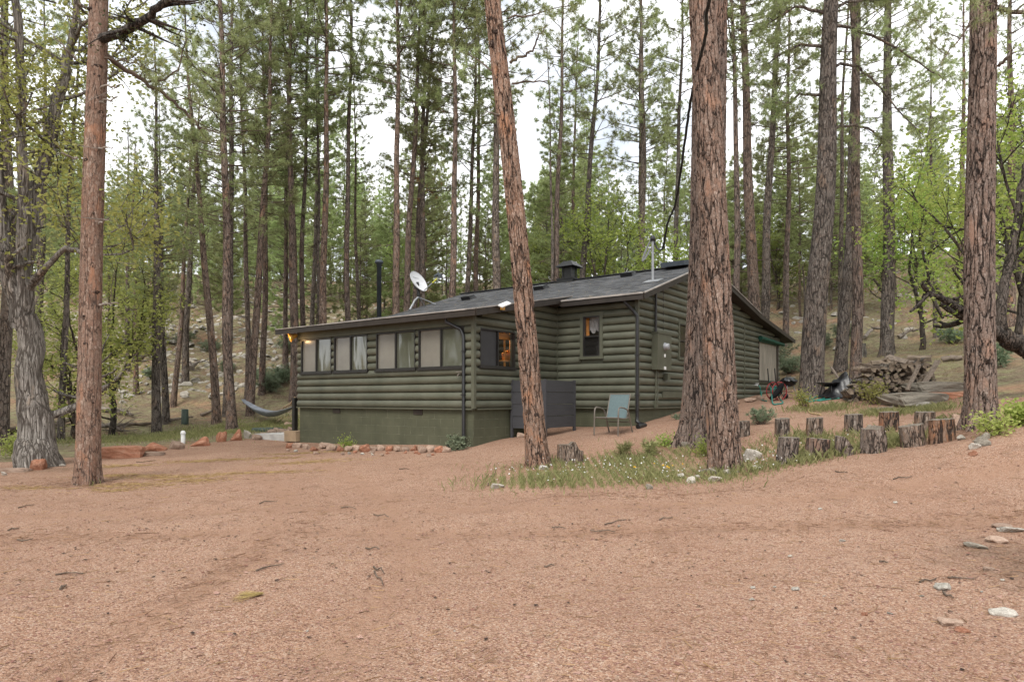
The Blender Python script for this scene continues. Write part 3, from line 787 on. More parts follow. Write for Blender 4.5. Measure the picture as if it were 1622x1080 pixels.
# ridge cap, fascia and drip edge
rc = MB(); rc.bar((XL + .25, RIDGE_Y, RIDGE_Z + .015), (XR, RIDGE_Y, RIDGE_Z + .015), .24, .03); rc.build('ridge_cap', M['shingle'], roof)
fa = MB()
def edge(a, b, dz, th, ht, mb): mb.bar(Vector(a) + Vector((0, 0, dz)), Vector(b) + Vector((0, 0, dz)), th, ht)
e = .012
edge((XL, -.35 - e, z_porch(-.35)), (.36, -.35 - e, z_porch(-.35)), -.085, .03, .15, fa)
edge((.36 + e, -.36, z_porch(-.36)), (.36 + e, 3.72, z_porch(3.72)), -.085, .03, .15, fa)
edge((XL - e, -.36, z_porch(-.36)), (XL - e, 3.72, z_porch(3.72)), -.085, .03, .15, fa)
edge((.40, y0 - e, z_main(y0)), (XR, y0 - e, z_main(y0)), -.085, .03, .15, fa)
for (ya, yb) in ((y0, RIDGE_Y), (RIDGE_Y, yk), (yk, ye)):
    edge((XR + e, ya, z_main(ya + 1e-6)), (XR + e, yb, z_main(yb)), -.085, .03, .15, fa)
    edge((XL + .25 - e, ya, z_main(ya + 1e-6)), (XL + .25 - e, yb, z_main(yb)), -.085, .03, .15, fa)
fa.build('fascia', M['fascia'], roof)
de = MB()
edge((XL, -.375, z_porch(-.35)), (.36, -.375, z_porch(-.35)), -.008, .05, .022, de)
edge((.385, -.36, z_porch(-.36)), (.385, 3.72, z_porch(3.72)), .002, .045, .022, de)
edge((.42, y0 - .03, z_main(y0)), (XR, y0 - .03, z_main(y0)), -.008, .055, .04, de)
edge((XR + .03, y0, z_main(y0)), (XR + .03, RIDGE_Y, RIDGE_Z), .0, .05, .03, de)
edge((XR + .03, RIDGE_Y, RIDGE_Z), (XR + .03, yk, 4.57), .0, .05, .025, de)
de.build('drip_edge', M['drip'], roof)
# roof vents: low hoods on the main roof
def on_main(px, py):
    """the point of the front main roof plane seen at a measured image point"""
    o = Vector((0, 0, EYE)); r = Vector(((px - CX) / F_PX, 1, -(py - HZ) / F_PX))
    sl = (RIDGE_Z - 4.10) / 4.4
    lo_, lr = w2loc(o), Vector((r.dot(UX), r.dot(UY), r.z))
    t = (4.10 + sl * (lo_.y - y0) - lo_.z) / (lr.z - sl * lr.y)
    return lo_ + lr * t
TILT = math.atan((RIDGE_Z - 4.10) / 4.4)
for px, py in ((743, 474), (858, 458), (996, 437)):
    p = on_main(px, py)
    vb = MB(); Mx = Matrix.Rotation(TILT, 3, 'X')
    V = [(-.2, -.17, 0), (.2, -.17, 0), (.2, .2, 0), (-.2, .2, 0), (-.19, -.2, .13), (.19, -.2, .13), (.13, .14, .13), (-.13, .14, .13)]
    V = [Mx @ Vector(v) + p for v in V]
    vb.add(V, [(0, 3, 2, 1), (4, 5, 6, 7), (0, 1, 5, 4), (1, 2, 6, 5), (2, 3, 7, 6), (3, 0, 4, 7)], 0)
    vb.build('roof_vent', M['black'], roof)
# flared black chimney on its curb
p = Vector((w2loc((0, 0, 0)).x, RIDGE_Y, 0))
def at_local_y(px, y):
    r = (px - CX) / F_PX; q = C0 + UY * y
    return -((r * q.y - q.x) / (-UX.x + r * UX.y))
cxx = at_local_y(902, RIDGE_Y + .05); cyy = RIDGE_Y + .05
q = loc2w(cxx, cyy)
zt = zat(415, q)
ch = MB()
ch.box((cxx, cyy, RIDGE_Z - .12), (.62, .62, .36)); ch.box((cxx, cyy, RIDGE_Z + .055), (.66, .66, .04))
ch.box((cxx, cyy, (RIDGE_Z + .07 + zt - .05) / 2), (.30, .30, zt - .05 - RIDGE_Z - .07))
for sx in (-1, 1):
    for sy in (-1, 1): ch.box((cxx + sx * .17, cyy + sy * .17, (RIDGE_Z + .07 + zt - .08) / 2), (.035, .035, zt - .08 - RIDGE_Z - .07))
ch.lathe([(.02, zt + .03), (.22, zt + .01), (.48, zt - .17), (.49, zt - .19), (.2, zt - .06), (.02, zt - .05)], 4, 0, (cxx, cyy, 0), False, Matrix.Rotation(R(45), 3, 'Z'))
ch.build('chimney', M['black'], roof)
# tall flue pipe of the porch stove
fx = at_local_y(600.5, 4.6); q = loc2w(fx, 4.6); fp = MB()
zt = zat(412, q); zb = 4.2
fp.lathe([(.001, zb), (.085, zb), (.085, zt - .16), (.10, zt - .16), (.10, zt - .13), (.145, zt - .12), (.15, zt - .04), (.13, zt - .03), (.13, zt - .015), (.11, zt), (.001, zt)], 18, 0, (fx, 4.6, 0))
fp.build('flue_pipe', M['slate'], roof)
# vent box near the ridge
vx = at_local_y(1066, RIDGE_Y - .5)
vb = MB(); vb.box((vx, RIDGE_Y - .30, RIDGE_Z + .06), (.75, .5, .14), M=Matrix.Rotation(.18, 3, 'X')); vb.build('ridge_vent', M['slate'], roof)
# service mast with flashing and looped leads
p = on_main(1034, 446); q = loc2w(p.x, p.y); zt = zat(380, q)
ms = MB(); ms.tube([(p.x, p.y, p.z - .2), (p.x, p.y, zt)], .035, 12)
ms.box((p.x, p.y, p.z + .02), (.45, .40, .015), 0, M=Matrix.Rotation(TILT, 3, 'X'))
mo = ms.build('service_mast', M['galv'], roof)
mh = MB(); mh.lathe([(.001, zt + .12), (.05, zt + .11), (.075, zt + .05), (.075, zt - .03), (.001, zt - .04)], 12, 0, (p.x, p.y, 0)); mh.build('weather_head', M['black'], mo)
lp = MB(); dd = Vector((-.8, -.2, 0)).normalized()
pts = [Vector((p.x, p.y, zt + .03)) + dd * (.16 * (1 - math.cos(t)) * .9) + Vector((0, 0, .10 * math.sin(t) - .30 * (1 - math.cos(t)) * .95)) for t in np.linspace(0, 5.2, 22)]
lp.tube(pts, .014, 6); lp.tube([q_ + Vector((.03, .02, .02)) for q_ in pts], .012, 6); lp.build('lead_loop', M['galv'], mo)
MAST = loc2w(p.x, p.y, zt)
# solar light clipped to the porch rake
qs = Vector((.40, .55, z_porch(.55) + .0))
sl = MB(); sl.box(qs + Vector((.10, -.02, .0)), (.13, .36, .03), 0, M=Matrix.Rotation(.35, 3, 'X') @ Matrix.Rotation(.45, 3, 'Y'))
so = sl.build('solar_light', M['white'], roof)
sl = MB(); sl.box(qs + Vector((.03, .0, -.07)), (.06, .10, .10)); sl.build('bracket', M['amber'], so)

# downspouts
def downspout(pts, shoe, name='downspout'):
    d_ = MB()
    d_.tube(pts, .042, 10, smooth=True)
    for z in (1.6, 2.6): d_.box((pts[-2][0], pts[-2][1], z), (.10, .10, .03))
    d_.tube(shoe, [.045, .048, .05, .052, .06], 10)
    return d_.build(name, M['black'], cabin)
gz0 = gh(*loc2w(-.2, -.1).xy)
downspout([(-.62, -.30, 3.46), (-.62, -.26, 3.30), (-.30, -.10, 3.12), (-.22, -.095, 2.95), (-.22, -.095, gz0 + .12)],
          [(-.22, -.095, gz0 + .14), (-.22, -.12, gz0 + .08), (-.24, -.20, gz0 + .05), (-.28, -.34, gz0 + .045), (-.36, -.5, gz0 + .045)])
gz1 = gh(*loc2w(MW - .1, SD - .1).xy)
xm = MW + .075; ym = SD - .11
downspout([(MW - .16, SD - .33, 4.02), (MW - .16, SD - .33, 3.92), (MW - .02, ym - .05, 3.72), (xm, ym, 3.58), (xm, ym, 3.4), (xm, ym, gz1 + .22)],
          [(xm, ym, gz1 + .24), (xm, ym - .02, gz1 + .14), (xm + .10, ym - .04, gz1 + .08), (xm + .26, ym - .10, gz1 + .06), (xm + .22, ym - .42, gz1 + .03)])
# electric box with meter, conduits, small box
ga, gb_ = gab(1029), gab(1051)
eb = MB(); zlo, zhi = 2.27, 3.22
eb.box((MW + .14, SD + (ga + gb_) / 2, (zlo + zhi) / 2), (.18, gb_ - ga, zhi - zlo)); eb.box((MW + .145, SD + (ga + gb_) / 2, zhi + .01), (.21, gb_ - ga + .04, .03))
ebo = eb.build('electric_box', M['trim'], cabin)
mt = MB(); Mx = Matrix.Rotation(R(90), 3, 'Y')
mt.lathe([(.001, .12), (.07, .12), (.085, .10), (.085, .02), (.105, .02), (.105, 0)], 20, 0, (MW + .23, SD + (ga + gb_) / 2, zlo + .62), True, Mx)
mt.build('meter', M['galv'], ebo)
sb = MB(); sb.box((MW + .24, SD + (ga + gb_) / 2, zlo + .05), (.02, .10, .08)); sb.box((MW + .24, SD + (ga + gb_) / 2 - .02, zlo + .38), (.03, .04, .08)); sb.build('seal_tag', M['white'], ebo)
cd = MB(); ya = SD + ga + .12
cd.tube([(MW + .12, ya, zhi), (MW + .12, ya, z_main(ya) - .05)], .035, 10); cd.build('conduit', M['frame'], ebo)
cd = MB(); cd.tube([(MW + .12, ya + .02, zlo), (MW + .10, ya + .02, 1.25)], .02, 8); cd.tube([(MW + .12, ya + .14, zlo), (MW + .12, ya + .12, 1.5), (MW + .10, ya + .08, 1.32)], .015, 8)
cd.box((MW + .11, ya + .04, 1.36), (.08, .10, .14)); cd.build('conduit', M['trim'], ebo)
jb = MB(); jb.box((MW + .13, SD + gab(1049), 2.10), (.13, .17, .17)); jb.build('junction_box', M['trim'], cabin)
rp = MB(); rp.box((MW + .085, SD + (gab(1045) + gab(1083)) / 2, 1.62), (.03, gab(1083) - gab(1045), .16)); rp.build('repair_board', M['trim'], cabin)
cw = MB(); yc = SD + gab(1047); cw.tube([(MW + .065, yc, 3.28), (MW + .065, yc, z_main(yc) - .1)], .008, 5); cw.build('wire', M['frame'], cabin)
# porch light at the far eave end
plx = Vector((-PL - .06, -.16, zat(533, loc2w(-PL, -.1))))
pb = MB(); Ml = Matrix.Rotation(R(115), 3, 'X') @ Matrix.Rotation(R(-25), 3, 'Y')
pb.lathe([(.02, -.14), (.06, -.10), (.08, 0), (.13, .10), (.135, .105), (.10, .02)], 18, 0, plx, True, Ml)
pb.box(plx + Vector((.03, .10, .03)), (.08, .10, .10))
plo = pb.build('porch_light', M['amber'], cabin)
bb = MB(); bb.lathe([(.001, .09), (.05, .08), (.07, .04), (.05, .0), (.001, -.02)], 12, 0, plx, True, Ml); bb.build('bulb', M['bulb'], plo)
ld = bpy.data.lights.new('porch_lamp', 'POINT'); ld.energy = 3; ld.color = (1, .6, .25); ld.shadow_soft_size = .05
lo_ = bpy.data.objects.new('porch_lamp', ld); COL.objects.link(lo_); lo_.location = loc2w(plx.x, plx.y - .22, plx.z - .1)
# hose bib on the porch front and on the gable
for (p_, o_) in ((Vector((front(733), -.05, 2.08)), Vector((0, -1, 0))), (Vector((MW + .05, SD + gab(1193), 2.02)), Vector((1, 0, 0)))):
    hb = MB(); hb.tube([p_, p_ + o_ * .10, p_ + o_ * .14 + Vector((0, 0, -.05))], [.018, .018, .014], 8); hb.tube([p_ + o_ * .09 + Vector((-.05, -.05, .05)), p_ + o_ * .09 + Vector((.05, .05, .05))], .012, 6)
    hb.build('hose_bib', M['bronze'] if o_.x == 0 else M['white'], cabin)
# rolled green awning over the covered window
aw = MB(); aw.tube([(MW + .14, SD + g2 - .05, 3.78), (MW + .16, SD + g3 + .45, 3.72)], [.085, .07], 12); aw.box((MW + .11, SD + (g2 + g3) / 2, 3.70), (.03, g3 - g2, .10)); aw.build('rolled_awning', M['greencanvas'], cabin)
# inside of the porch seen through the side window: pine shelf, lit
ins = MB()
ym_ = side(797)
mw_ = (s0 + s1) / 2; sp_ = s1 - mw_
ins.box((-.20, s1 + .20, 2.7), (.05, .10, 1.0)); ins.box((-.20, mw_ + .22 + sp_ * .55, 2.7), (.035, .035, 1.0))
ins.box((-.20, mw_ + .27 + sp_ * .42, 3.06), (.05, sp_ * 1.15, .15)); ins.box((-.28, mw_ + .30 + sp_ * .60, 2.46), (.22, sp_ * .62, .04))
ins.box((-.30, mw_ + .33 + sp_ * .66, 2.58), (.03, sp_ * .42, .24), M=Matrix.Rotation(.35, 3, 'X'))
ins.build('shelf', M['pinewood'], cabin)
ib = MB(); ib.box((-PL / 2, SD - .14, 2.4), (PL - .3, .03, 2.3)); ib.build('dark_inner_panel', M['interior'], cabin)  # dark sheet over the partition, standing in for the unlit porch inside
ld = bpy.data.lights.new('ceiling_lamp', 'POINT'); ld.energy = 30; ld.color = (1, .72, .42); ld.shadow_soft_size = .1
lo_ = bpy.data.objects.new('ceiling_lamp', ld); COL.objects.link(lo_); lo_.location = loc2w(-.75, 1.5, 3.1)
lb = MB(); lb.lathe([(.001, .05), (.06, .03), (.07, -.03), (.03, -.07), (.001, -.08)], 14, 0, (front(695), .28, zat(539, loc2w(front(695), .2)))); lb.build('lamp_bulb', M['bulb'], cabin)
# curtain and wooden jamb behind the mid window
cu = MB(); N = 24
V = []; 
for i in range(N + 1):
    x = a + .06 + (b - a - .12) * i / N; dy = .02 * math.sin(i * 1.7) + .015 * math.sin(i * .6)
    V += [(x, SD + .12 + dy, 3.28 + .05 * math.sin(i * .5)), (x, SD + .12 + dy * .4, hi_m - .02)]
cu.add(V, [(2 * i, 2 * i + 2, 2 * i + 3, 2 * i + 1) for i in range(N)], 0, True); cu.build('curtain', M['lacecloth'], cabin)
jm = MB(); jm.box((a + .05, SD + .09, (lo_m + hi_m) / 2 + .26), (.09, .03, .50)); jm.build('inner_jamb', M['pinewood'], cabin)
dk = MB(); dk.box(((a + b) / 2, SD + .6, 3.1), (1.6, .03, 1.6)); dk.build('dark_inner_panel', M['interior'], cabin)  # dark sheet behind the glass in place of an unlit room
ld = bpy.data.lights.new('mid_window_light', 'POINT'); ld.energy = 5; ld.color = (1, .8, .6); ld.shadow_soft_size = .1  # warm point light behind the curtain, no fixture modelled
lo_ = bpy.data.objects.new('mid_window_light', ld); COL.objects.link(lo_); lo_.location = loc2w(b + .3, SD + .35, 3.4)

# ------------------------------------------------------------------ trees
def needles(pos, dirs, n, ln, wd, rng, spread=0.85):
    """brush-like tufts: n thin blades from each point around its direction"""
    pos = np.asarray(pos, float); dirs = np.asarray(dirs, float)
    P = np.repeat(pos, n, 0); D = np.repeat(dirs, n, 0)
    v = rng.normal(size=P.shape); v /= np.linalg.norm(v, axis=1, keepdims=True)
    d = D * (1 - spread * .45) + v * spread
    d /= np.linalg.norm(d, axis=1, keepdims=True)
    l = ln * rng.uniform(.65, 1.15, (len(P), 1))
    sd_ = np.cross(d, rng.normal(size=P.shape)); sd_ /= np.linalg.norm(sd_, axis=1, keepdims=True) + 1e-9
    b0 = P + d * l * .08
    tip = P + d * l + np.array([0, 0, -.12]) * l
    w_ = wd * .5
    return np.stack([b0 - sd_ * w_, b0 + sd_ * w_, tip], 1).reshape(-1, 3)

def limb_pts(p, az, ln, rise, curl, rng, n=6, wob=.05):
    pts = [Vector(p)]; d = Vector((math.cos(az), math.sin(az), rise)).normalized()
    for i in range(n):
        d = (d + Vector((rng.normal() * wob, rng.normal() * wob, curl / n + rng.normal() * wob * .6))).normalized()
        pts.append(pts[-1] + d * (ln / n))
    return pts

def pine_crown(name, seed, Hc, c0, rad, nb, tn, ln, wd, needle='needle', dead=0, shape=.75, droop=-.05, tuft=1.0):
    """limbs, twigs and needle tufts of a pine of height Hc with the crown from c0 up"""
    rng = np.random.default_rng(seed); mb = MB(); tp, td = [], []
    for i in range(nb):
        t = ((i + rng.random()) / nb) ** .92
        z = c0 + (Hc - c0 - .3) * t
        prof = min(1.0, .35 + 2.2 * t) * (1 - t) ** shape + .10
        l = rad * prof * rng.uniform(.55, 1.25)
        az = rng.random() * 6.283
        pts = limb_pts((0, 0, z), az, l, rng.uniform(-.15, .25) + .55 * t, .25 + droop * (1 - t), rng)
        r0 = .008 + .011 * l
        mb.tube(pts, list(np.linspace(r0, .007, len(pts))), 4, 0, False)
        nt_ = max(2, int(l * 3.9 * tuft))
        for k in range(nt_):
            s = rng.uniform(.30, 1.0) if k else 1.0
            j = min(int(s * 6), 5); q = pts[j].lerp(pts[j + 1], s * 6 - j)
            dl = (pts[j + 1] - pts[j]).normalized()
            sd_ = dl.cross(Vector((0, 0, 1))).normalized() * (1 if rng.random() < .5 else -1)
            d2 = (dl * rng.uniform(.4, 1.0) + sd_ * rng.uniform(.3, 1.0) + Vector((0, 0, rng.uniform(-.1, .6)))).normalized()
            tl = rng.uniform(.25, .75) * min(1.0, .4 + l * .35) * (1.15 - s * .5)
            e_ = q + d2 * tl * .6; e2 = e_ + (d2 + Vector((0, 0, .35))).normalized() * tl * .5
            mb.tube([q, e_, e2], [.008, .006, .004], 3, 0, False)
            for pp, dd_ in ((e2, (e2 - e_).normalized()), (e_.lerp(e2, .35), d2)):
                tp.append(pp); td.append(dd_)
            if rng.random() < .6:
                d3 = (d2 + Vector(rng.normal(size=3) * .6)).normalized(); e3 = e_ + d3 * tl * .45
                mb.tube([e_, e3], [.005, .003], 3, 0, False); tp.append(e3); td.append(d3)
    for i in range(3): tp.append(Vector((0, 0, Hc - .1 * i))); td.append(Vector((0, 0, 1)))
    for i in range(dead):
        z = c0 * rng.uniform(.28, 1.02); l = rng.uniform(.3, 1.7)
        pts = limb_pts((0, 0, z), rng.random() * 6.283, l, rng.uniform(-.3, .2), -.15, rng, 5, .13)
        mb.tube(pts, list(np.linspace(.007 + .008 * l, .003, len(pts))), 4, 0, False)
        if l > .8:
            for k in range(2):
                q = pts[rng.integers(2, 5)]; mb.tube(limb_pts(q, rng.random() * 6.283, l * .4, rng.uniform(-.3, .5), 0, rng, 3, .2), [.007, .006, .004, .003], 3, 0, False)
    mb.tris(needles([tuple(p) for p in tp], [tuple(p) for p in td], tn, ln, wd, rng), 1)
    return mb.mesh(name, [M['twig'], M[needle]])

CROWN = {  # all drawn for 24 m trees
    'A': pine_crown('crown', 1, 24, 7.5, 2.6, 100, 18, .23, .023, dead=12),
    'B': pine_crown('crown', 2, 24, 9.5, 2.4, 92, 18, .23, .023, dead=14),
    'C': pine_crown('crown', 3, 24, 12.0, 2.7, 84, 20, .23, .023, dead=18),
    'D': pine_crown('crown', 4, 24, 6.0, 3.0, 105, 18, .23, .023, dead=8),
    'E': pine_crown('crown', 5, 24, 10.5, 1.8, 84, 20, .22, .022, dead=16),
    'F': pine_crown('crown', 6, 24, 5.0, 2.9, 135, 17, .30, .042, 'needle_far', dead=4),
    'G': pine_crown('crown', 7, 24, 7.0, 2.7, 125, 17, .30, .042, 'needle_far', dead=5),
    'H': pine_crown('crown', 8, 24, 2.6, 3.4, 165, 17, .30, .042, 'needle_far', dead=2, shape=.95),
    'Z': pine_crown('crown', 10, 24, 11.5, 2.8, 88, 20, .23, .023, dead=0),
    'K': pine_crown('crown', 9, 24, 13.0, .9, 16, 14, .20, .017, dead=34),
}
YOUNG = [pine_crown('crown', 21 + i, 7.0, .5, 1.6, 85, 18, .20, .026, 'needle_far', shape=.9) for i in range(2)]

def trunk_mesh(Ht, r0, seed, mat, sides=10, step=.7, fine_to=0, fine=.035, wob=.05, flare=.45, top=.12, taper=1.0):
    rng = np.random.default_rng(seed)
    z = []
    if fine_to:
        z = list(np.arange(-.5, fine_to, fine)); z += list(np.arange(fine_to, Ht, .5)) + [Ht]
    else:
        z = [-.5, -.1, .05, .2, .45] + list(np.arange(.8, Ht, step)) + [Ht]
    z = np.array(z); ph = rng.random(8) * 6.28
    rr = r0 * (1 - (1 - top) * np.clip(z / Ht, 0, 1) ** taper) + flare * r0 * np.exp(-np.clip(z, -.3, None) / .28) * .55
    ox = wob * (np.sin(z * .33 + ph[0]) + .5 * np.sin(z * .8 + ph[1])) ; oy = wob * (np.sin(z * .31 + ph[2]) + .5 * np.sin(z * .7 + ph[3]))
    ox -= ox[0]; oy -= oy[0]
    th = np.arange(sides) * 2 * math.pi / sides
    T, Z = np.meshgrid(th, z)
    lob = 1 + (.16 * np.exp(-np.clip(Z, 0, None) / .3)) * np.cos(5 * T + ph[4]) + .02 * np.cos(3 * T + ph[5] + Z * .4) + .015 * np.sin(2 * T + Z * 1.1)
    Rr = rr[:, None] * lob
    V = np.stack([Rr * np.cos(T) + ox[:, None], Rr * np.sin(T) + oy[:, None], Z], -1).reshape(-1, 3)
    n = len(z); i = np.arange(n - 1)[:, None] * sides; k = np.arange(sides)[None]; k2 = (k + 1) % sides
    F = np.stack([i + k, i + k2, i + sides + k2, i + sides + k], -1).reshape(-1, 4)
    mb = MB(); mb.add(V, F.tolist(), 0, True)
    mb.add(V[-sides:], [tuple(range(sides))], 0)
    return mb, (z, ox, oy, rr)

def axis_at(prof, h):
    z, ox, oy, rr = prof
    return Vector((np.interp(h, z, ox), np.interp(h, z, oy), h)), float(np.interp(h, z, rr))

def pine(label, px, Y, wpx, lean=0.0, var='A', Ht=24.0, bark='bark_mid', group=None, seed=None, crown=True, cat='pine tree'):
    """slender pine: px is the trunk's column at eye level, lean its sideways drift over one frame height"""
    seed = seed if seed is not None else int(px * 7 + Y * 13)
    X = gx(px, Y); z = gh(X, Y)
    t = thing('pine_tree', label, cat, (X, Y, z - .02), 0, group)
    t.rotation_euler = (random.Random(seed).uniform(-.012, .012), math.atan2(lean, 632), 0)
    r = max(.05, wpx * Y / F_PX / 2) * 1.02
    mb, prof = trunk_mesh(Ht, r, seed, bark, 10, .8, wob=.06, top=.10, taper=1.1)
    mb.build('trunk', M[bark], t)
    if crown:
        c = link('crown', CROWN[var], t); c.scale = (Ht / 24 * 1.0, Ht / 24 * 1.0, Ht / 24); c.rotation_euler = (0, 0, (seed * 1.7) % 6.283)
    return t

MID = [  # label, px, Y, width px, lean, crown, height, bark
 ('slender dark pine on the grassy bank, second trunk in from the thick reddish one', 249, 25, 14, -4, 'A', 15, 'bark_dark'),
 ('grey pine just behind the dark one on the grassy bank', 263, 27, 11, -6, 'A', 13, 'bark_dark'),
 ('thin pine leaning right on the left slope', 274, 32, 9, 40, 'E', 16, 'bark_mid'),
 ('straight pine on the left slope above the red earth', 294, 37, 11, 35, 'B', 17, 'bark_dark'),
 ('thin pine at the foot of the rocky slope, left of the grassy bank', 217, 36, 8, 3, 'A', 14, 'bark_mid'),
 ('thin pale pine far back beside the thick reddish trunk', 203, 40, 8, -2, 'A', 15, 'bark_mid'),
 ('pine leaning left beside the hammock trees', 343, 27, 13, -46, 'B', 18, 'bark_mid'),
 ('grey pine hidden behind the hammock pine', 359, 29, 12, 6, 'A', 24, 'bark_dark'),
 ('reddish pine in front of the hammock, rising from the rock border', 369, 24.5, 16, -24, 'A', 23, 'bark_mid'),
 ('thin pine between the two hammock trees', 391, 31, 9, -14, 'C', 22, 'bark_mid'),
 ('pine the hammock is tied to', 397, 29, 13, 34, 'B', 21, 'bark_mid'),
 ('thin straight pine right of the hammock pine', 415, 32, 10, 2, 'A', 23, 'bark_mid'),
 ('thin pine close to the left end of the cabin', 454, 34, 8, 8, 'B', 23, 'bark_mid'),
 ('reddish pine beside the lit porch lamp', 465, 31, 14, -8, 'C', 24, 'bark_mid'),
 ('twin stemmed pine behind the left end of the porch roof, left stem', 476, 33, 10, -28, 'A', 23, 'bark_mid'),
 ('twin stemmed pine behind the left end of the porch roof, right stem', 480, 33.3, 9, 6, 'B', 24, 'bark_mid'),
 ('thin dark pine right of the twin stems behind the porch', 496, 38, 8, 12, 'E', 23, 'bark_dark'),
 ('red barked pine behind the first porch window', 512, 31, 13, 5, 'C', 25, 'bark_mid'),
 ('dead thin pine against the red barked pine', 509, 33, 6, -14, 'K', 22, 'bark_dark'),
 ('straight pine left of the flue pipe', 553, 33, 10, 3, 'C', 26, 'bark_mid'),
 ('thin dark pine beside the flue pipe', 571, 38, 7, -16, 'E', 18, 'bark_dark'),
 ('stout pine rising behind the satellite dish', 632, 31, 13, -3, 'C', 26, 'bark_mid'),
 ('reddish pine just right of the stout one behind the dish', 639, 33, 12, 26, 'B', 25, 'bark_mid'),
 ('pine leaning right behind the dish, with rusty dead needles', 650, 35, 10, 42, 'A', 25, 'bark_mid'),
 ('dark pine right of the satellite dish', 671, 34, 11, 2, 'C', 25, 'bark_dark'),
 ('reddish straight pine behind the middle of the porch roof', 712, 32, 12, 9, 'C', 26, 'bark_mid'),
 ('dark thin pine left of the trunk behind the leaning pine', 741, 36, 9, 16, 'A', 24, 'bark_dark'),
 ('crooked thin pine behind the roof vent', 756, 38, 9, 2, 'B', 25, 'bark_mid'),
 ('grey pine half hidden by the big leaning pine', 785, 33, 15, 4, 'C', 26, 'bark_dark'),
 ('bare dead pine stem standing against the open sky', 877, 33, 6, -12, 'K', 19, 'bark_dark'),
 ('thin pine left of the chimney, beside the bare stem', 880, 33.4, 10, 12, 'E', 25, 'bark_mid'),
 ('pinkish thin pine right behind the chimney', 904, 42, 8, 16, 'E', 20, 'bark_mid'),
 ('dark pine leaning right, rising just right of the chimney', 918, 36, 11, 38, 'B', 27, 'bark_dark'),
 ('straight pine behind the lime green oak', 1018, 40, 13, -3, 'B', 27, 'bark_dark'),
 ('second thin stem behind the lime green oak', 1009, 43, 6, 6, 'A', 26, 'bark_mid'),
 ('thin pine left of the huge double trunk', 1070, 42, 9, 12, 'B', 28, 'bark_dark'),
 ('reddish pine touching the huge double trunk on its right', 1167, 29, 12, -7, 'C', 25, 'bark_mid'),
 ('pine leaning left behind the gable roof', 1201, 30, 20, -27, 'C', 26, 'bark_mid'),
 ('grey pine leaning right behind the gable roof', 1206, 32, 15, 30, 'B', 25, 'bark_dark'),
 ('thin pine on the slope behind the gable end', 1244, 36, 10, 6, 'A', 23, 'bark_mid'),
 ('stout grey pine beside the kettle grill', 1286, 20, 36, 26, 'C', 25, 'bark_dark'),
 ('thin dark pine behind the stout grey one', 1328, 31, 8, 18, 'K', 22, 'bark_dark'),
 ('grey pine behind the black tarp', 1331, 25, 19, 24, 'B', 25, 'bark_dark'),
 ('red pine behind the firewood pile', 1353, 22, 17, -2, 'C', 24, 'bark_mid'),
 ('dark pine with a stump beside it above the firewood', 1404, 27.5, 20, 5, 'B', 24, 'bark_dark'),
 ('small thin pine on the dry grass slope', 1482, 31, 7, -3, 'E', 16, 'bark_dark'),
 ('dark thin pine at the very left of the picture', 3, 19, 20, 6, 'D', 20, 'bark_dark'),
 ('thin pine between the grey oak and the reddish trunk', 98, 21, 10, 18, 'E', 15, 'bark_dark'),
 ('pine behind the grey oak trunk', 62, 30, 13, 10, 'A', 19, 'bark_dark'),
 ('pine at the far right behind the oak', 1600, 30, 14, 2, 'D', 20, 'bark_mid'),
 ('pine on the slope left of the thick right trunk', 1520, 38, 10, 5, 'A', 20, 'bark_mid'),
]
for row in MID:
    pine(*row)
# rusty dead branches on the pine behind the dish
def rusty():
    rng = np.random.default_rng(77); mb = MB(); tp, td = [], []
    for i in range(26):
        z = rng.uniform(9.5, 18.5); l = rng.uniform(.6, 1.5)
        pts = limb_pts((0, 0, z), rng.random() * 6.283, l, rng.uniform(-.3, .2), -.1, rng, 5, .1)
        mb.tube(pts, list(np.linspace(.02, .006, 6)), 4, 0, False)
        for k in range(5): tp.append(pts[rng.integers(2, 6)]); td.append(Vector((rng.normal(), rng.normal(), -.4)).normalized())
    mb.tris(needles([tuple(p) for p in tp], [tuple(p) for p in td], 14, .2, .018, rng), 1)
    return mb.mesh('dead_branches', [M['twig'], M['needle_dead']])
rust = [o for o in COL.objects if o.get('label', '').endswith('rusty dead needles')][0]
link('dead_branches', rusty(), rust)

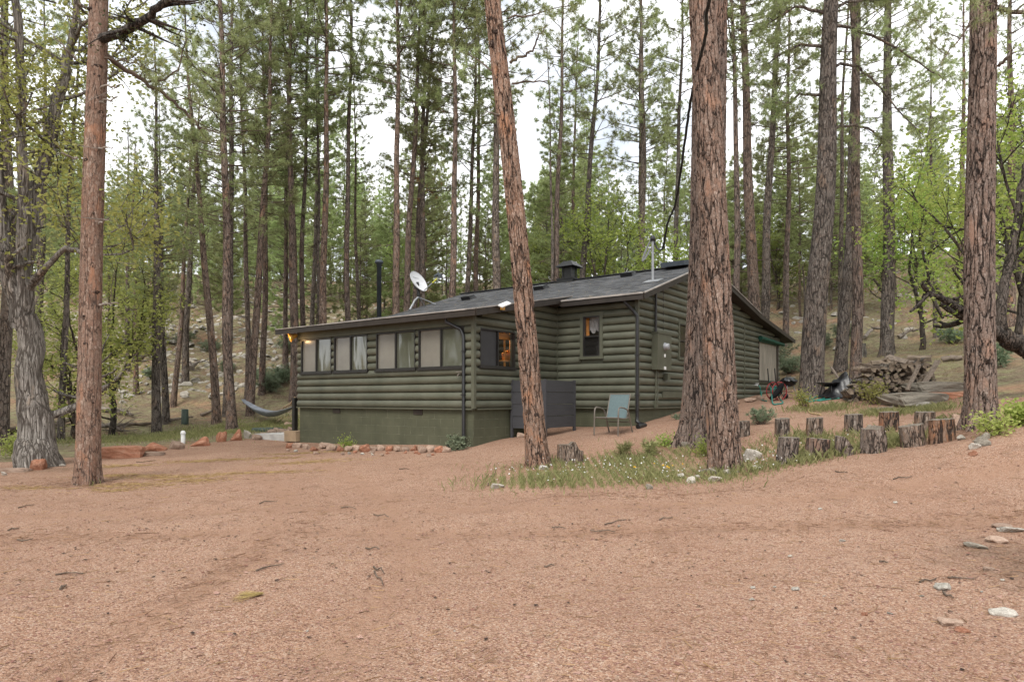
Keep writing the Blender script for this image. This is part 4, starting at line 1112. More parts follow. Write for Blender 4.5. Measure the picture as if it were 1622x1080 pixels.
# the wood behind: pines farther back, on the rise
rb = random.Random(11)
GAPS = [(566, 622), (812, 868)]
taken = [(gx(r[1], r[2]), r[2]) for r in MID]
FAR_TRUNKS = []
for i in range(6):
    mb, pf = trunk_mesh(24, .115 + .018 * (i % 3), 300 + i, 'bark_mid', 7, 1.2, wob=.10, top=.08)
    FAR_TRUNKS.append(mb.mesh('trunk', [M['bark_mid'] if i % 2 else M['bark_dark']]))
n_far = 0; tries = 0
while n_far < 150 and tries < 6000:
    tries += 1
    Y = 37 + 70 * rb.random() ** 1.25
    px = rb.uniform(-120, 1742)
    X = gx(px, Y)
    if any((X - x) ** 2 + (Y - y) ** 2 < (1.6 + .012 * Y) ** 2 for x, y in taken): continue
    z = gh(X, Y)
    Ht = rb.uniform(13, 22)
    tops = HZ - (z + Ht - EYE) * F_PX / Y
    lim = rb.uniform(130, 330) if rb.random() < .8 else rb.uniform(20, 130)
    for a_, b_ in GAPS:
        if a_ - .8 * F_PX / Y < px < b_ + .8 * F_PX / Y: lim = max(lim, 275)
    if px < 340 and px > 165: lim = max(lim, 270)
    if tops < lim:
        Ht = (HZ - lim) * Y / F_PX + EYE - z
        if Ht < 7: continue
    taken.append((X, Y)); n_far += 1
    t = thing('pine_tree', 'distant slim pine among the many on the rise behind the cabin', 'pine tree', (X, Y, z - .05), 0, 'pines far back on the rise')
    t.rotation_euler = (rb.gauss(0, .015), rb.gauss(0, .03), rb.uniform(0, 6.28))
    s = Ht / 24
    tr = link('trunk', FAR_TRUNKS[n_far % 6], t); tr.scale = (s * 1.05, s * 1.05, s)
    cr_ = link('crown', CROWN['FHGHF'[n_far % 5]], t); cr_.scale = (s * 1.12, s * 1.12, s); cr_.rotation_euler = (0, 0, rb.uniform(0, 6.28))
# young bushy pines
mbt, _ = trunk_mesh(6.6, .07, 411, 'bark_dark', 7, 1.0, wob=.02); YT = mbt.mesh('trunk', [M['bark_dark']])
for i in range(125):
    px = rb.uniform(330, 1660) if i % 5 else rb.uniform(-60, 330); Y = rb.uniform(40, 76) if px > 480 else rb.uniform(52, 76); X = gx(px, Y)
    if 1050 < px < 1150: continue
    t = thing('young_pine', 'bushy young pine low on the wooded rise', 'young pine', (X, Y, gh(X, Y) - .05), rb.uniform(0, 6.28), 'young pines on the rise')
    s = rb.uniform(.7, 1.7); t.scale = (s, s, s)
    link('trunk', YT, t); link('crown', YOUNG[i % 2], t)
# trees standing behind the photographer (they show in the window glass)
for i, (x, y) in enumerate(((-16.5, 13.5), (-19, 11), (-20.5, 15), (-23, 10.5), (-26, 13.5), (-29, 8.5), (-33, 12), (-37, 9), (-24, 6), (-30, 4), (-41, 13), (-18, 7))):
    t = thing('pine_tree', 'pine left of the viewpoint, mirrored in the porch windows', 'pine tree', (x, y, gh(x, y)), rb.uniform(0, 6), 'pines left of the viewpoint')
    tr = link('trunk', FAR_TRUNKS[i % 6], t); tr.scale = (1.5, 1.5, .75)
    c = link('crown', CROWN['HDF'[i % 3]], t); c.scale = (1.1, 1.1, .72)

# ---- the five thick trunks in front -------------------------------------------------
def knots(mb, prof, n, zlo, zhi, r_, rng, face=None):
    for i in range(n):
        h = zlo + (zhi - zlo) * (i + rng.random()) / n; c, r = axis_at(prof, h)
        an = rng.uniform(math.pi, 2 * math.pi)       # mostly on the side seen
        d = Vector((math.cos(an), math.sin(an), 0)); s = r_ * rng.uniform(.35, 1.0)
        q = d.to_track_quat('Z', 'Y').to_matrix()
        pr = [(s * 1.2, -.02), (s, .004), (s * .72, .016), (s * .4, .012 + rng.uniform(0, .03) * (rng.random() < .4)), (.001, .008)]
        mb.lathe(pr, 9, 1, c + d * (r - .015), True, q @ Matrix.Diagonal((rng.uniform(.8, 1.5), rng.uniform(.7, 1.2), 1.0)))
        mb.v[-1] += (rng.normal(size=mb.v[-1].shape) * s * .10).astype(np.float32)

def hero(label, p, r, lean, bark, Ht, seed, fine_to=9.5, lean_y=0.0, crown='Z', flare=.45, kn=22, taper=1.0, top=.2):
    rng = np.random.default_rng(seed)
    t = thing('pine_tree', label, 'pine tree', p)
    t.rotation_euler = (lean_y, math.atan2(lean, 632), 0)
    mb, prof = trunk_mesh(Ht, r, seed, bark, 104, fine_to=fine_to, fine=.03, wob=.035, flare=flare, top=top, taper=taper)
    knots(mb, prof, kn, .9, 9, .055, rng)
    mb.build('trunk', [M[bark], M['knot']], t)
    c = link('crown', CROWN[crown], t); c.scale = (Ht / 24,) * 3; c.rotation_euler = (0, 0, rng.random() * 6.28)
    return t, prof
pL = at(138, 766); heroL, profL = hero('thick reddish pine trunk with dark knots at the left edge of the clearing', pL, 34 * pL.y / F_PX / 2, 8, 'bark_red', 25, 31, flare=.36, kn=24, taper=1.25)
pM = at(853, 738); heroM, profM = hero('thick brown pine leaning left in front of the porch corner', pM, 34 * pM.y / F_PX / 2, -58, 'bark_near', 26, 32, kn=16)
pF = at(1151, 741); heroF, profF = hero('front trunk of the huge double pine before the gable', pF, 50 * pF.y / F_PX / 2, -28, 'bark_near', 27, 33, flare=.10, kn=10, top=.3)
pB = at(1108, 700); heroB, profB = hero('rear trunk of the huge double pine, flaring at its left foot', pB, 62 * pB.y / F_PX / 2, 14, 'bark_near', 28, 34, flare=.5, kn=16, top=.3)
pR = at(1556, 672); heroR, profR = hero('thick orange brown pine beside the end of the stump row', pR, 43 * pR.y / F_PX / 2, 10, 'bark_near', 26, 35, flare=.55, kn=18, taper=1.2)

def wp(px, py, Y): return Vector((gx(px, Y), Y, gz(py, Y)))
def inv(t, p): 
    bpy.context.view_layer.update()
    return t.matrix_world.inverted() @ Vector(p)
def big_limb(t, pts, r0, r1, seed, mat=None, tufts=0, leaf=None, sub=6, name='branch', tn=34, tl=.17, twd=.0075):
    """a limb of a near tree through measured points, with side twigs and needle tufts or leaves"""
    rng = np.random.default_rng(seed)
    P0 = [inv(t, p) for p in pts]
    P = []
    for i in range(len(P0) - 1):
        for k in range(4): P.append(P0[i].lerp(P0[i + 1], k / 4) + Vector(rng.normal(size=3) * .018 * (1 if i or k else 0)))
    P.append(P0[-1])
    mb = MB(); mb.tube(P, list(np.linspace(r0, r1, len(P))), 8, 0, False)
    tp, td = [], []
    for k in range(sub):
        j = rng.integers(len(P) // 4, len(P) - 1)
        l = rng.uniform(.3, 1.0)
        dl = (P[j + 1] - P[j]).normalized()
        tw = limb_pts(P[j], math.atan2(dl.y, dl.x) + rng.normal() * .9, l, rng.normal() * .45, .1, rng, 5, .12)
        mb.tube(tw, list(np.linspace(max(.006, r1 * .8), .003, 6)), 4, 0, False)
        for q in range(3):
            m_ = rng.integers(2, 6); d3 = (dl + Vector(rng.normal(size=3) * .7)).normalized(); e_ = tw[m_] + d3 * rng.uniform(.1, .3)
            mb.tube([tw[m_], e_], [.004, .003], 3, 0, False); tp.append(e_); td.append(d3)
        tp.append(tw[-1]); td.append(dl)
    tp.append(P[-1]); td.append((P[-1] - P[-2]).normalized())
    mats = [mat or M['twig']]
    if tufts:
        mb.tris(needles([tuple(p) for p in tp], [tuple(p) for p in td], tn, tl, twd, rng, .8), 1); mats.append(M['needle'])
    if leaf:
        mb.tris(leafs([tuple(p) for p in tp], leaf[1], leaf[2], leaf[3], rng), 1, 4); mats.append(M[leaf[0]])
    return mb.build(name, mats, t)

def leafs(cent, n, spread, size, rng):
    """n small four cornered leaves round each centre"""
    c = np.repeat(np.asarray(cent, float), n, 0) + rng.normal(size=(len(cent) * n, 3)) * spread
    a = rng.normal(size=c.shape); a[:, 2] *= .6; a /= np.linalg.norm(a, axis=1, keepdims=True)
    u = rng.normal(size=c.shape); u[:, 2] += .8
    b = np.cross(a, u); b /= np.linalg.norm(b, axis=1, keepdims=True) + 1e-9
    s = size * rng.uniform(.5, 1.3, (len(c), 1))
    nrm = np.cross(a, b) * s * .18
    return np.stack([c - a * s * .5, c + b * s * .34 + nrm, c + a * s * .55, c - b * s * .34 + nrm], 1).reshape(-1, 3)

YL = pL.y
big_limb(heroL, [wp(160, 62, YL), wp(185, 55, YL - .4), wp(215, 42, YL - .7), wp(245, 18, YL - .9), wp(272, -4, YL - 1.0)], .085, .05, 1, M['bark_oak'], leaf=('leaf_dark', 10, .10, .055), sub=10)
big_limb(heroL, [wp(160, 80, YL), wp(190, 105, YL + .3), wp(230, 130, YL + .5), wp(268, 155, YL + .6), wp(300, 185, YL + .7), (wp(318, 205, YL + .8))], .05, .016, 2, tufts=1, sub=10)
big_limb(heroL, [wp(235, 130, YL + .5), wp(262, 125, YL + .3), wp(285, 105, YL + .2), wp(297, 55, YL + .1)], .022, .008, 3, tufts=1, sub=5)
big_limb(heroL, [wp(162, 92, YL), wp(205, 98, YL + .2), wp(240, 112, YL + .3)], .018, .007, 4, tufts=1, sub=5)
for px, py, dx, dy, s in ((160, 140, 35, -5, 5), (158, 162, 30, -8, 6), (157, 235, 22, -2, 7), (157, 355, 16, -10, 8), (158, 483, 30, -4, 9), (120, 95, -35, -40, 10), (122, 250, -30, -8, 12)):
    big_limb(heroL, [wp(px, py, YL - .1), wp(px + dx * .5, py + dy * .4, YL - .25), wp(px + dx, py + dy, YL - .3)], .022, .008, 20 + s, M['deadtwig'], sub=1)
YM = pM.y
big_limb(heroM, [wp(808, 100, YM), wp(826, 90, YM - .1), wp(843, 80, YM - .2), wp(853, 60, YM - .3), wp(864, 42, YM - .3)], .03, .010, 41, M['twig'], tufts=1, sub=5, tn=26)
big_limb(heroM, [wp(811, 133, YM), wp(838, 129, YM + .2), wp(868, 128, YM + .3)], .022, .010, 42, M['twig'], sub=4)
big_limb(heroM, [wp(805, 30, YM), wp(850, 22, YM + .3), wp(905, 10, YM + .5)], .02, .006, 43, tufts=1, sub=7)
big_limb(heroM, [wp(795, 125, YM), wp(770, 105, YM + .4), wp(740, 85, YM + .7)], .025, .008, 44, tufts=1, sub=5)
big_limb(heroM, [wp(798, 185, YM), wp(785, 180, YM - .3), wp(770, 176, YM - .5)], .022, .008, 45, M['deadtwig'], sub=1)
YR = pR.y
big_limb(heroR, [wp(1580, 12, YR), wp(1602, 18, YR - .1), wp(1640, 20, YR - .2)], .05, .03, 51, M['bark_dark'], tufts=1, sub=4)
big_limb(heroR, [wp(1582, 105, YR), wp(1594, 92, YR - .2), wp(1607, 84, YR - .2)], .03, .012, 52, M['deadtwig'], sub=1)
big_limb(heroR, [wp(1543, 30, YR), wp(1520, 60, YR - .3), wp(1490, 100, YR - .5)], .02, .006, 53, tufts=1, sub=8)
# sweeping limbs of the stout grey pine beside the grill
stout = [o for o in COL.objects if o.get('label', '').startswith('stout grey pine')][0]
YS = 20.0
for i, pts in enumerate(([(1308, 18), (1340, 5), (1400, 0), (1450, -10)], [(1304, 110), (1330, 102), (1360, 105), (1395, 140), (1432, 185), (1462, 215)], [(1300, 215), (1330, 200), (1375, 202), (1400, 225), (1380, 245)],
                         [(1308, 40), (1350, 45), (1410, 70), (1470, 110), (1500, 130)], [(1306, 75), (1270, 70), (1230, 90), (1195, 125)], [(1305, 20), (1260, 10), (1215, 40)], [(1303, 150), (1265, 150), (1235, 175)])):
    big_limb(stout, [wp(x, y, YS - .15 * k * (1 if i % 2 else -1)) for k, (x, y) in enumerate(pts)], .055, .012, 60 + i, M['bark_dark'], tufts=1, sub=26, tn=26, tl=.19, twd=.012)

# ---- broadleaved trees ------------------------------------------------------------------
def grow(mb, p, d, ln, r, depth, rng, ends, curl=.25, kids=(2, 4)):
    n = 4; pts = [Vector(p)]; dd = Vector(d).normalized()
    for i in range(n):
        dd = (dd + Vector(rng.normal(size=3) * curl * .45) + Vector((0, 0, .06))).normalized()
        pts.append(pts[-1] + dd * ln / n)
    mb.tube(pts, list(np.linspace(r, r * .6, n + 1)), 6 if depth > 1 else 4, 0, False)
    if depth == 0:
        ends.append(pts[-1]); ends.append(pts[2]); return
    for k in range(rng.integers(kids[0], kids[1] + 1)):
        q = pts[rng.integers(2, n + 1)]
        d2 = (dd + Vector(rng.normal(size=3) * .75) + Vector((0, 0, .12))).normalized()
        grow(mb, q, d2, ln * rng.uniform(.55, .8), r * .55, depth - 1, rng, ends, curl, kids)
    ends.append(pts[-1])
def broad(seed, stems, depth, n, spread, size, leaf, bark):
    """stems: list of (points, r0, r1); returns (trunk mesh, crown mesh)"""
    rng = np.random.default_rng(seed); tb, cb = MB(), MB(); ends = []
    for pts, r0, r1, nb in stems:
        P = []
        for i in range(len(pts) - 1):
            for k in range(4): P.append(Vector(pts[i]).lerp(Vector(pts[i + 1]), k / 4) + Vector(rng.normal(size=3) * r1 * .25))
        P.append(Vector(pts[-1]))
        tb.tube(P, [r1 + (r0 - r1) * (1 - t_) ** 1.9 for t_ in np.linspace(0, 1, len(P))], 18, 0, True)
        for k in range(nb):
            j = rng.integers(len(P) // 3, len(P)); q = P[j]
            d = Vector((rng.normal(), rng.normal(), rng.uniform(-.1, .9))).normalized()
            grow(cb, q, d, rng.uniform(.9, 1.9), r1 * .5, depth, rng, ends)
        grow(cb, P[-1], P[-1] - P[-3], 1.4, r1 * .8, depth, rng, ends)
    cb.tris(leafs([tuple(e_) for e_ in ends], n, spread, size, rng), 1, 4)
    return tb.mesh('trunk', [M[bark]]), cb.mesh('crown', [M[bark], M[leaf]])
OAK = [broad(5 + i, [([(0, 0, -.3), (.1, 0, .9), (.05, .1, 1.8)], .13, .09, 1), ([(.05, .1, 1.6), (.7, .3, 2.8), (1.1, .3, 4.2)], .09, .05, 4), ([(.05, .1, 1.7), (-.5, -.2, 3.0), (-.7, .1, 4.6)], .09, .05, 4), ([(.05, .1, 1.8), (.1, .5, 3.4), (.2, .4, 5.2)], .08, .04, 4)],
             2, 11, .26, .14, lf, 'bark_oak') for i, lf in enumerate(('leaf_lime', 'leaf_olive'))]
def oak(label, px, Y, s, k, rz, group=None, dz=0.0):
    X = gx(px, Y)
    t = thing('oak_tree', label, 'oak tree', (X, Y, gh(X, Y) + dz), rz, group); t.scale = (s, s, s)
    link('trunk', OAK[k][0], t); link('crown', OAK[k][1], t)
oak('lime green spring oak rising behind the cabin ridge', 962, 36, 1.25, 0, .4)
oak('lime green oak half hidden by the huge double trunk, behind the roof', 1056, 35, .95, 0, 2.0)
oak('lime green oak on the slope behind the firewood', 1462, 27, .95, 0, 1.0)
oak('lime green oak right of the thick right trunk', 1618, 22, 1.1, 0, 3.3)
oak('yellowish oak on the slope left of the cabin', 176, 24, .95, 1, .8)
oak('yellow green oak low beside the grey barked oak', 118, 22, .75, 1, 2.2)
oak('small yellow green oak behind the porch roof', 640, 52, .9, 0, 1.2)
oak('small lime oak behind the chimney', 842, 50, .9, 0, 5.0)
oak('lime oak sapling behind the gable slope', 1232, 46, .9, 0, .2)
oak('yellowish oak far left behind the reddish trunk', 225, 44, 1.0, 1, 4.4)
oak('lime oak above the dry grass slope', 1400, 40, .85, 0, 2.6)
# the gnarled grey-barked oak at the left, forked
pO = at(62, 738); YO = pO.y
rel = lambda px, py, dy=0: tuple(wp(px, py, YO + dy) - pO)
tm, cm = broad(91, [([rel(64, 748), rel(54, 690), rel(46, 610), rel(38, 500)], .50, .25, 1), ([rel(32, 510), rel(40, 400), rel(60, 300, .2), rel(92, 160, .3), rel(110, 80, .4)], .24, .11, 10),
                    ([rel(31, 520), rel(36, 300, -.3), rel(30, 100, -.4), rel(22, -40, -.5)], .15, .08, 7), ([rel(30, 520), rel(8, 400, -.2), rel(-10, 200, -.3), rel(-20, 40, -.3)], .14, .08, 8),
                    ([rel(42, 460), rel(75, 420, -.4), rel(105, 392, -.6), rel(135, 400, -.9)], .10, .04, 5)], 2, 15, .28, .095, 'leaf_olive', 'bark_grey')
t = thing('oak_tree', 'gnarled grey barked oak with flared base and forked stems at the left edge', 'oak tree', pO)
link('trunk', tm, t); link('crown', cm, t)
# the dark oak at the right edge: low limb turning up
pK = at(1640, 585); YK = 14.5
pK = Vector((gx(1665, YK), YK, gh(gx(1665, YK), YK))); relk = lambda px, py, dy=0: tuple(wp(px, py, YK + dy) - pK)
tm, cm = broad(92, [([(0, 0, -.3), relk(1650, 562), relk(1622, 552), relk(1594, 536)], .22, .19, 0), ([relk(1596, 538), relk(1584, 520), relk(1586, 480), relk(1596, 420, .2), relk(1612, 340, .3), relk(1625, 260, .3)], .16, .07, 6),
                    ([relk(1588, 470), relk(1568, 440, .4), relk(1530, 405, .6), relk(1495, 360, .8)], .06, .03, 6)], 2, 14, .24, .10, 'leaf_lime', 'bark_oak')
t = thing('oak_tree', 'dark oak with a low bent limb reaching in behind the thick right trunk', 'oak tree', pK)
link('trunk', tm, t); link('crown', cm, t)

# ------------------------------------------------------------------ rocks
def rock_mesh(seed, mat, flat=1.0, npts=16, sub=2, rough=.05):
    rng = np.random.default_rng(seed); bm = bmesh.new()
    if npts > 20:
        for sx in (-.5, .5):
            for sy in (-.5, .5):
                for sz in (-.5, .5):
                    bm.verts.new((sx * rng.uniform(.72, 1.0), sy * rng.uniform(.6, 1.0), sz * rng.uniform(.55, .95)))
                    bm.verts.new((sx * rng.uniform(.2, .8), sy * rng.uniform(.8, 1.1), sz * rng.uniform(.75, 1.1)))
    else:
      for i in range(npts):
        v = rng.normal(size=3); v /= np.linalg.norm(v); v *= rng.uniform(.8, 1.0)
        bm.verts.new((v[0] * .5, v[1] * .5, v[2] * .5 * flat))
    r = bmesh.ops.convex_hull(bm, input=bm.verts)
    bmesh.ops.delete(bm, geom=[g for g in r['geom_interior'] if isinstance(g, bmesh.types.BMVert)], context='VERTS')
    bmesh.ops.bevel(bm, geom=list(bm.edges), offset=.028, segments=1, affect='EDGES', profile=.5)
    bmesh.ops.triangulate(bm, faces=list(bm.faces))
    bmesh.ops.subdivide_edges(bm, edges=list(bm.edges), cuts=sub, use_grid_fill=True, smooth=0)
    off = Vector(rng.normal(size=3) * 9)
    for v in bm.verts:
        n1 = mnoise.noise(v.co * 4 + off); n2 = mnoise.noise(v.co * 11 + off)
        v.co += v.co.normalized() * (n1 * rough + n2 * rough * .6) * (.7 if npts > 20 else 1)
    zmin = min(v.co.z for v in bm.verts)
    me_ = bpy.data.meshes.new('rock'); bm.to_mesh(me_); bm.free()
    me_.materials.append(M[mat])
    for p in me_.polygons: p.use_smooth = False
    return me_
RK = {k: [rock_mesh(s * 10 + i, k, f) for i, f in enumerate((.62, .5, .8, .4))] for s, k in enumerate(('sandstone', 'buff', 'pale', 'greyrock'), 1)}
RB = {k: rock_mesh(100 + s, k, 1.0, 26) for s, k in enumerate(('sandstone', 'buff', 'pale', 'greyrock'))}   # blocky
rr_ = random.Random(3)
def rock(px, py, wpx, hpx, kind, label, group=None, name='rock', block=False, rz=None, depth=None, sink=.25, dy=0.0):
    """py: foot of the stone in the photograph"""
    p = at(px, py); k = p.y / F_PX
    wd, ht = wpx * k, hpx * k
    me_ = RB[kind] if block else rr_.choice(RK[kind])
    o = link(name, me_)
    d = me_.vertices; zs = [v.co.z for v in d]; span = max(zs) - min(zs)
    dp = depth or wd * rr_.uniform(.6, .9)
    o.scale = (wd / .95, dp / .95, ht * (1 + sink) / span)
    o.rotation_euler = (0, 0, rz if rz is not None else rr_.uniform(-.5, .5))
    o.location = (p.x, p.y + dp * .4 + dy, p.z - min(zs) * o.scale.z - ht * sink)
    return tag(o, label, 'rock', group)
# row of loose stones along the porch foundation
fr_x = [458, 470, 484, 497, 511, 524, 538, 551, 563, 577, 590, 603, 616, 628, 641, 655, 668, 681, 695, 707]
for i, px in enumerate(fr_x):
    py = 711 + (px - 458) * .025 + rr_.uniform(-1.5, 2.5)
    rock(px, py, rr_.uniform(15, 24), rr_.uniform(7, 13), 'buff' if i % 3 else 'sandstone', 'loose stone in the row along the foot of the porch wall', 'stones along the porch foundation', sink=.2)
for i in range(18):
    px = rr_.uniform(455, 715); rock(px, 716 + (px - 458) * .022 + rr_.uniform(-2, 4), rr_.uniform(6, 12), rr_.uniform(3, 5), rr_.choice(('buff', 'pale', 'sandstone')), 'small stone fallen in front of the porch stone row', 'small stones before the porch row')
# red sandstone border on the left
rock(188, 726, 66, 19, 'sandstone', 'long red sandstone block nearest the thick reddish trunk', block=True, rz=.05, depth=.45)
rock(242, 715, 46, 14, 'sandstone', 'second long red sandstone block in the border', rz=.1, depth=.4)
rock(236, 722, 40, 6, 'buff', 'flat pale slab lying against the second red block', block=True, rz=.1, depth=.3)
rock(277, 712, 28, 13, 'buff', 'pinkish stone between the long blocks and the leaning slab')
rock(313, 707, 44, 15, 'sandstone', 'slanting red slab in the middle of the border', rz=.2, depth=.4)
rock(349, 700, 22, 17, 'sandstone', 'small squarish red stone left of the big red boulder')
rock(371, 698, 26, 18, 'sandstone', 'big red boulder at the foot of the hammock pine')
rock(391, 695, 18, 14, 'pale', 'pale stone right of the big red boulder')
rock(405, 697, 20, 9, 'buff', 'low buff stone right of the pale one')
for i, (px, py, w_, h_) in enumerate(((428, 689, 20, 9), (446, 688, 26, 9), (460, 685, 14, 9), (455, 676, 18, 9), (437, 684, 14, 7), (415, 690, 12, 6))):
    rock(px, py, w_, h_, 'buff', 'pinkish stone in the heap behind the concrete pad', 'stones behind the concrete pad')
rock(54, 745, 38, 18, 'sandstone', 'orange red boulder before the grey barked oak')
rock(78, 736, 10, 5, 'pale', 'small white stone beside the orange boulder'); rock(97, 739, 11, 4, 'pale', 'flat white stone right of the orange boulder')
rock(18, 748, 44, 6, 'buff', 'flat pinkish slab at the left edge', block=True, depth=.3, rz=0); rock(4, 753, 12, 6, 'pale', 'small pale stone at the very left edge')
rock(22, 728, 16, 12, 'greyrock', 'grey stone at the foot of the dark left pine')
# around the island and the big trunks
rock(1196, 731, 36, 20, 'pale', 'rounded white boulder between the huge trunk and the stumps')
rock(1203, 745, 26, 8, 'pale', 'flat pale stone before the white boulder')
for i, (px, py, w_, h_) in enumerate(((1133, 752, 24, 9), (1152, 752, 14, 9), (1136, 764, 26, 9), (1118, 748, 18, 6), (1096, 766, 18, 11), (1080, 758, 16, 8), (1166, 750, 14, 6), (1105, 757, 12, 5))):
    rock(px, py, w_, h_, 'pale' if i % 3 else 'greyrock', 'pale flagstone lying round the foot of the huge front trunk', 'flagstones at the huge trunk', sink=.2)
rock(1090, 708, 22, 8, 'greyrock', 'grey stone at the left foot of the huge rear trunk'); rock(1113, 703, 14, 8, 'pale', 'small pale stone at the huge rear trunk')
rock(788, 775, 26, 9, 'pale', 'pale stone at the left tip of the grassy island'); rock(861, 745, 17, 8, 'pale', 'pale stone at the foot of the leaning pine'); rock(1030, 776, 14, 9, 'greyrock', 'grey stone in the front grass of the island')
rock(826, 693, 18, 8, 'buff', 'pinkish stone under the charcoal screen')
# right side
rock(1463, 642, 94, 21, 'greyrock', 'long weathered stone slab lying in the grass before the firewood', name='stone_slab', block=True, rz=.02, depth=1.0)
rock(1500, 624, 98, 20, 'greyrock', 'long stone slab raised on blocks right of the firewood', name='stone_slab', block=True, rz=.08, depth=.7, sink=.05, dy=.2)
rock(1508, 631, 70, 10, 'sandstone', 'red stone under the raised slab', block=True, rz=.05, depth=.5)
rock(1467, 645, 28, 9, 'pale', 'white stone at the right end of the long slab')
rock(1527, 678, 30, 22, 'buff', 'buff stone leaning on the left of the thick right trunk'); rock(1549, 713, 22, 10, 'pale', 'pale stone at the end of the stump row'); rock(1562, 708, 26, 16, 'greyrock', 'grey lichened stone before the thick right trunk')
rock(1545, 722, 18, 8, 'sandstone', 'flat tan stone before the thick right trunk'); rock(1566, 696, 22, 12, 'greyrock', 'mottled stone touching the thick right trunk'); rock(1525, 697, 16, 8, 'pale', 'white stone beside the last stump')
rock(1190, 637, 28, 8, 'buff', 'flat stone by the gable wall under the tap'); rock(1207, 634, 18, 7, 'buff', 'stone right of the flat stone under the tap'); rock(1168, 640, 14, 8, 'buff', 'stone at the wall right of the huge trunk')
for i, (px, py, w_, h_) in enumerate(((1556, 870, 40, 8), (1590, 862, 46, 9), (1612, 846, 46, 9), (1596, 838, 40, 6))):
    rock(px, py, w_, h_, ('greyrock', 'buff', 'pale', 'buff')[i], ('grey flat stone', 'pinkish flat stone', 'pale flat stone', 'low buff stone')[i] + ' in the cluster at the right edge of the gravel', sink=.3)
rock(1516, 994, 52, 8, 'buff', 'flat pinkish stone sunk in the lower right gravel', sink=.3, rz=.35); rock(1532, 1004, 30, 7, 'sandstone', 'reddish stone below the flat pinkish one', sink=.4)
rock(1600, 980, 52, 10, 'pale', 'pale stone at the lower right edge', sink=.3); rock(1571, 906, 24, 6, 'buff', 'small buff stone in the shaded gravel at right', sink=.3)
for i, (px, py, w_) in enumerate(((1194, 934, 10), (1228, 932, 7), (1262, 938, 16), (1192, 952, 12), (1306, 948, 6), (1412, 976, 12), (1372, 977, 14), (1500, 938, 30), (1462, 946, 10), (1556, 938, 8), (1253, 884, 10), (1336, 860, 12), (980, 835, 7), (1300, 808, 9), (1420, 798, 9), (1590, 920, 9), (486, 1004, 6), (233, 1066, 5), (82, 922, 6), (720, 1003, 5))):
    rock(px, py, w_, w_ * .35, 'pale' if i != 6 else 'sandstone', 'scattered small pale stone lying on the open gravel', 'small stones on the gravel', name='small_stone', sink=.3)
# stones strewn over the far slope: nobody could count them
rs = np.random.default_rng(8); mb = MB()
for i in range(900):
    Y = rs.uniform(33, 64); px = rs.choice([rs.uniform(140, 480), rs.uniform(1200, 1650)], p=[.75, .25]); X = gx(px, Y)
    s = rs.uniform(.12, .55) * (1.3 if rs.random() < .1 else 1); a_ = rs.uniform(0, 6.28); zz = gh(X, Y)
    pr = [(s * .55, -.15 * s), (s * .5, .10 * s), (s * .30, .26 * s), (.001, .30 * s)]
    k = rs.integers(4, 7)
    b0 = mb.n; mb.lathe(pr, int(k), 0, (X, Y, zz), False, Matrix.Rotation(a_, 3, 'Z') @ Matrix.Rotation(rs.normal() * .35, 3, 'X') @ Matrix.Diagonal((1.3, .8, 1.0)))
    mb.v[-1] += rs.normal(size=mb.v[-1].shape).astype(np.float32) * s * .06
tag(mb.build('hillside_rocks', M['pale']), 'pale stones strewn over the far slope', kind='stuff')

# ------------------------------------------------------------------ stumps
def stump(px, py, wpx, hpx, label, tilt=0.0, bark='stumpbark', cut='flat', seed=0, group='upright log stumps in two rows', cat='stump', taper=.95):
    p = at(px, py); k = p.y / F_PX; r = wpx * k / 2; h = hpx * k
    rng = np.random.default_rng(seed + int(px)); n = 30; m_ = 11
    ph = rng.random(6) * 6.28
    V = []
    def top_at(x, y):
        if cut == 'slant': return h * (1 - .85 * np.clip((x / r + .45) / 1.35, 0, 1))
        if cut == 'notch': return h * (.88 if x < .1 * r else 1.0 - .42 * np.clip((x / r - .35) / .3, 0, 1)) if x < .1 * r or x > .3 * r else h * 1.0
        return h * (1 + .03 * x / r)
    ring = []
    for j in range(m_):
        f = j / (m_ - 1)
        for i in range(n):
            a_ = 2 * math.pi * i / n
            rad = r * (1 + .05 * math.cos(2 * a_ + ph[0]) + .035 * math.cos(5 * a_ + ph[1]) + .02 * math.cos(11 * a_ + ph[2])) * (1.04 - (1 - taper) * f + .05 * max(0, .15 - f) * 6)
            x, y = rad * math.cos(a_), rad * math.sin(a_)
            zt_ = top_at(x, y) * (1 + .012 * math.sin(7 * a_ + ph[3]))
            V.append((x, y, -.08 + (zt_ + .08) * f))
    mb = MB(); F = [(j * n + i, j * n + (i + 1) % n, (j + 1) * n + (i + 1) % n, (j + 1) * n + i) for j in range(m_ - 1) for i in range(n)]
    mb.add(V, F, 0, True)
    t = thing('stump', label, cat, (p.x, p.y + r * .9, p.z), 0, group); t.rotation_euler = (rng.normal() * .03, tilt, 0)
    mb.build('bark', M[bark], t)
    tp = MB(); T = []
    for q in range(5):
        g = 1 - q / 5
        for i in range(n):
            v = V[(m_ - 1) * n + i]; x, y = v[0] * g, v[1] * g
            T.append((x, y, (v[2] if q == 0 else top_at(x, y) + rng.normal() * .006) + .001))
    T.append((0, 0, top_at(0, 0)))
    F = [(j * n + i, j * n + (i + 1) % n, (j + 1) * n + (i + 1) % n, (j + 1) * n + i) for j in range(4) for i in range(n)] + [(4 * n + i, 4 * n + (i + 1) % n, 5 * n) for i in range(n)]
    tp.add(T, F, 0, True); tp.build('cut_face', M['cut'], t)
    return t
stump(1252, 734, 33, 40, 'front row stump with grey plated bark, nearest the white boulder', .10, seed=1)
stump(1300, 728, 36, 32, 'front row stump with orange patches, second from the white boulder', .13, 'orangebark', seed=2)
stump(1345, 722, 30, 30, 'low stump cut off in a steep slant', .0, cut='slant', seed=3)
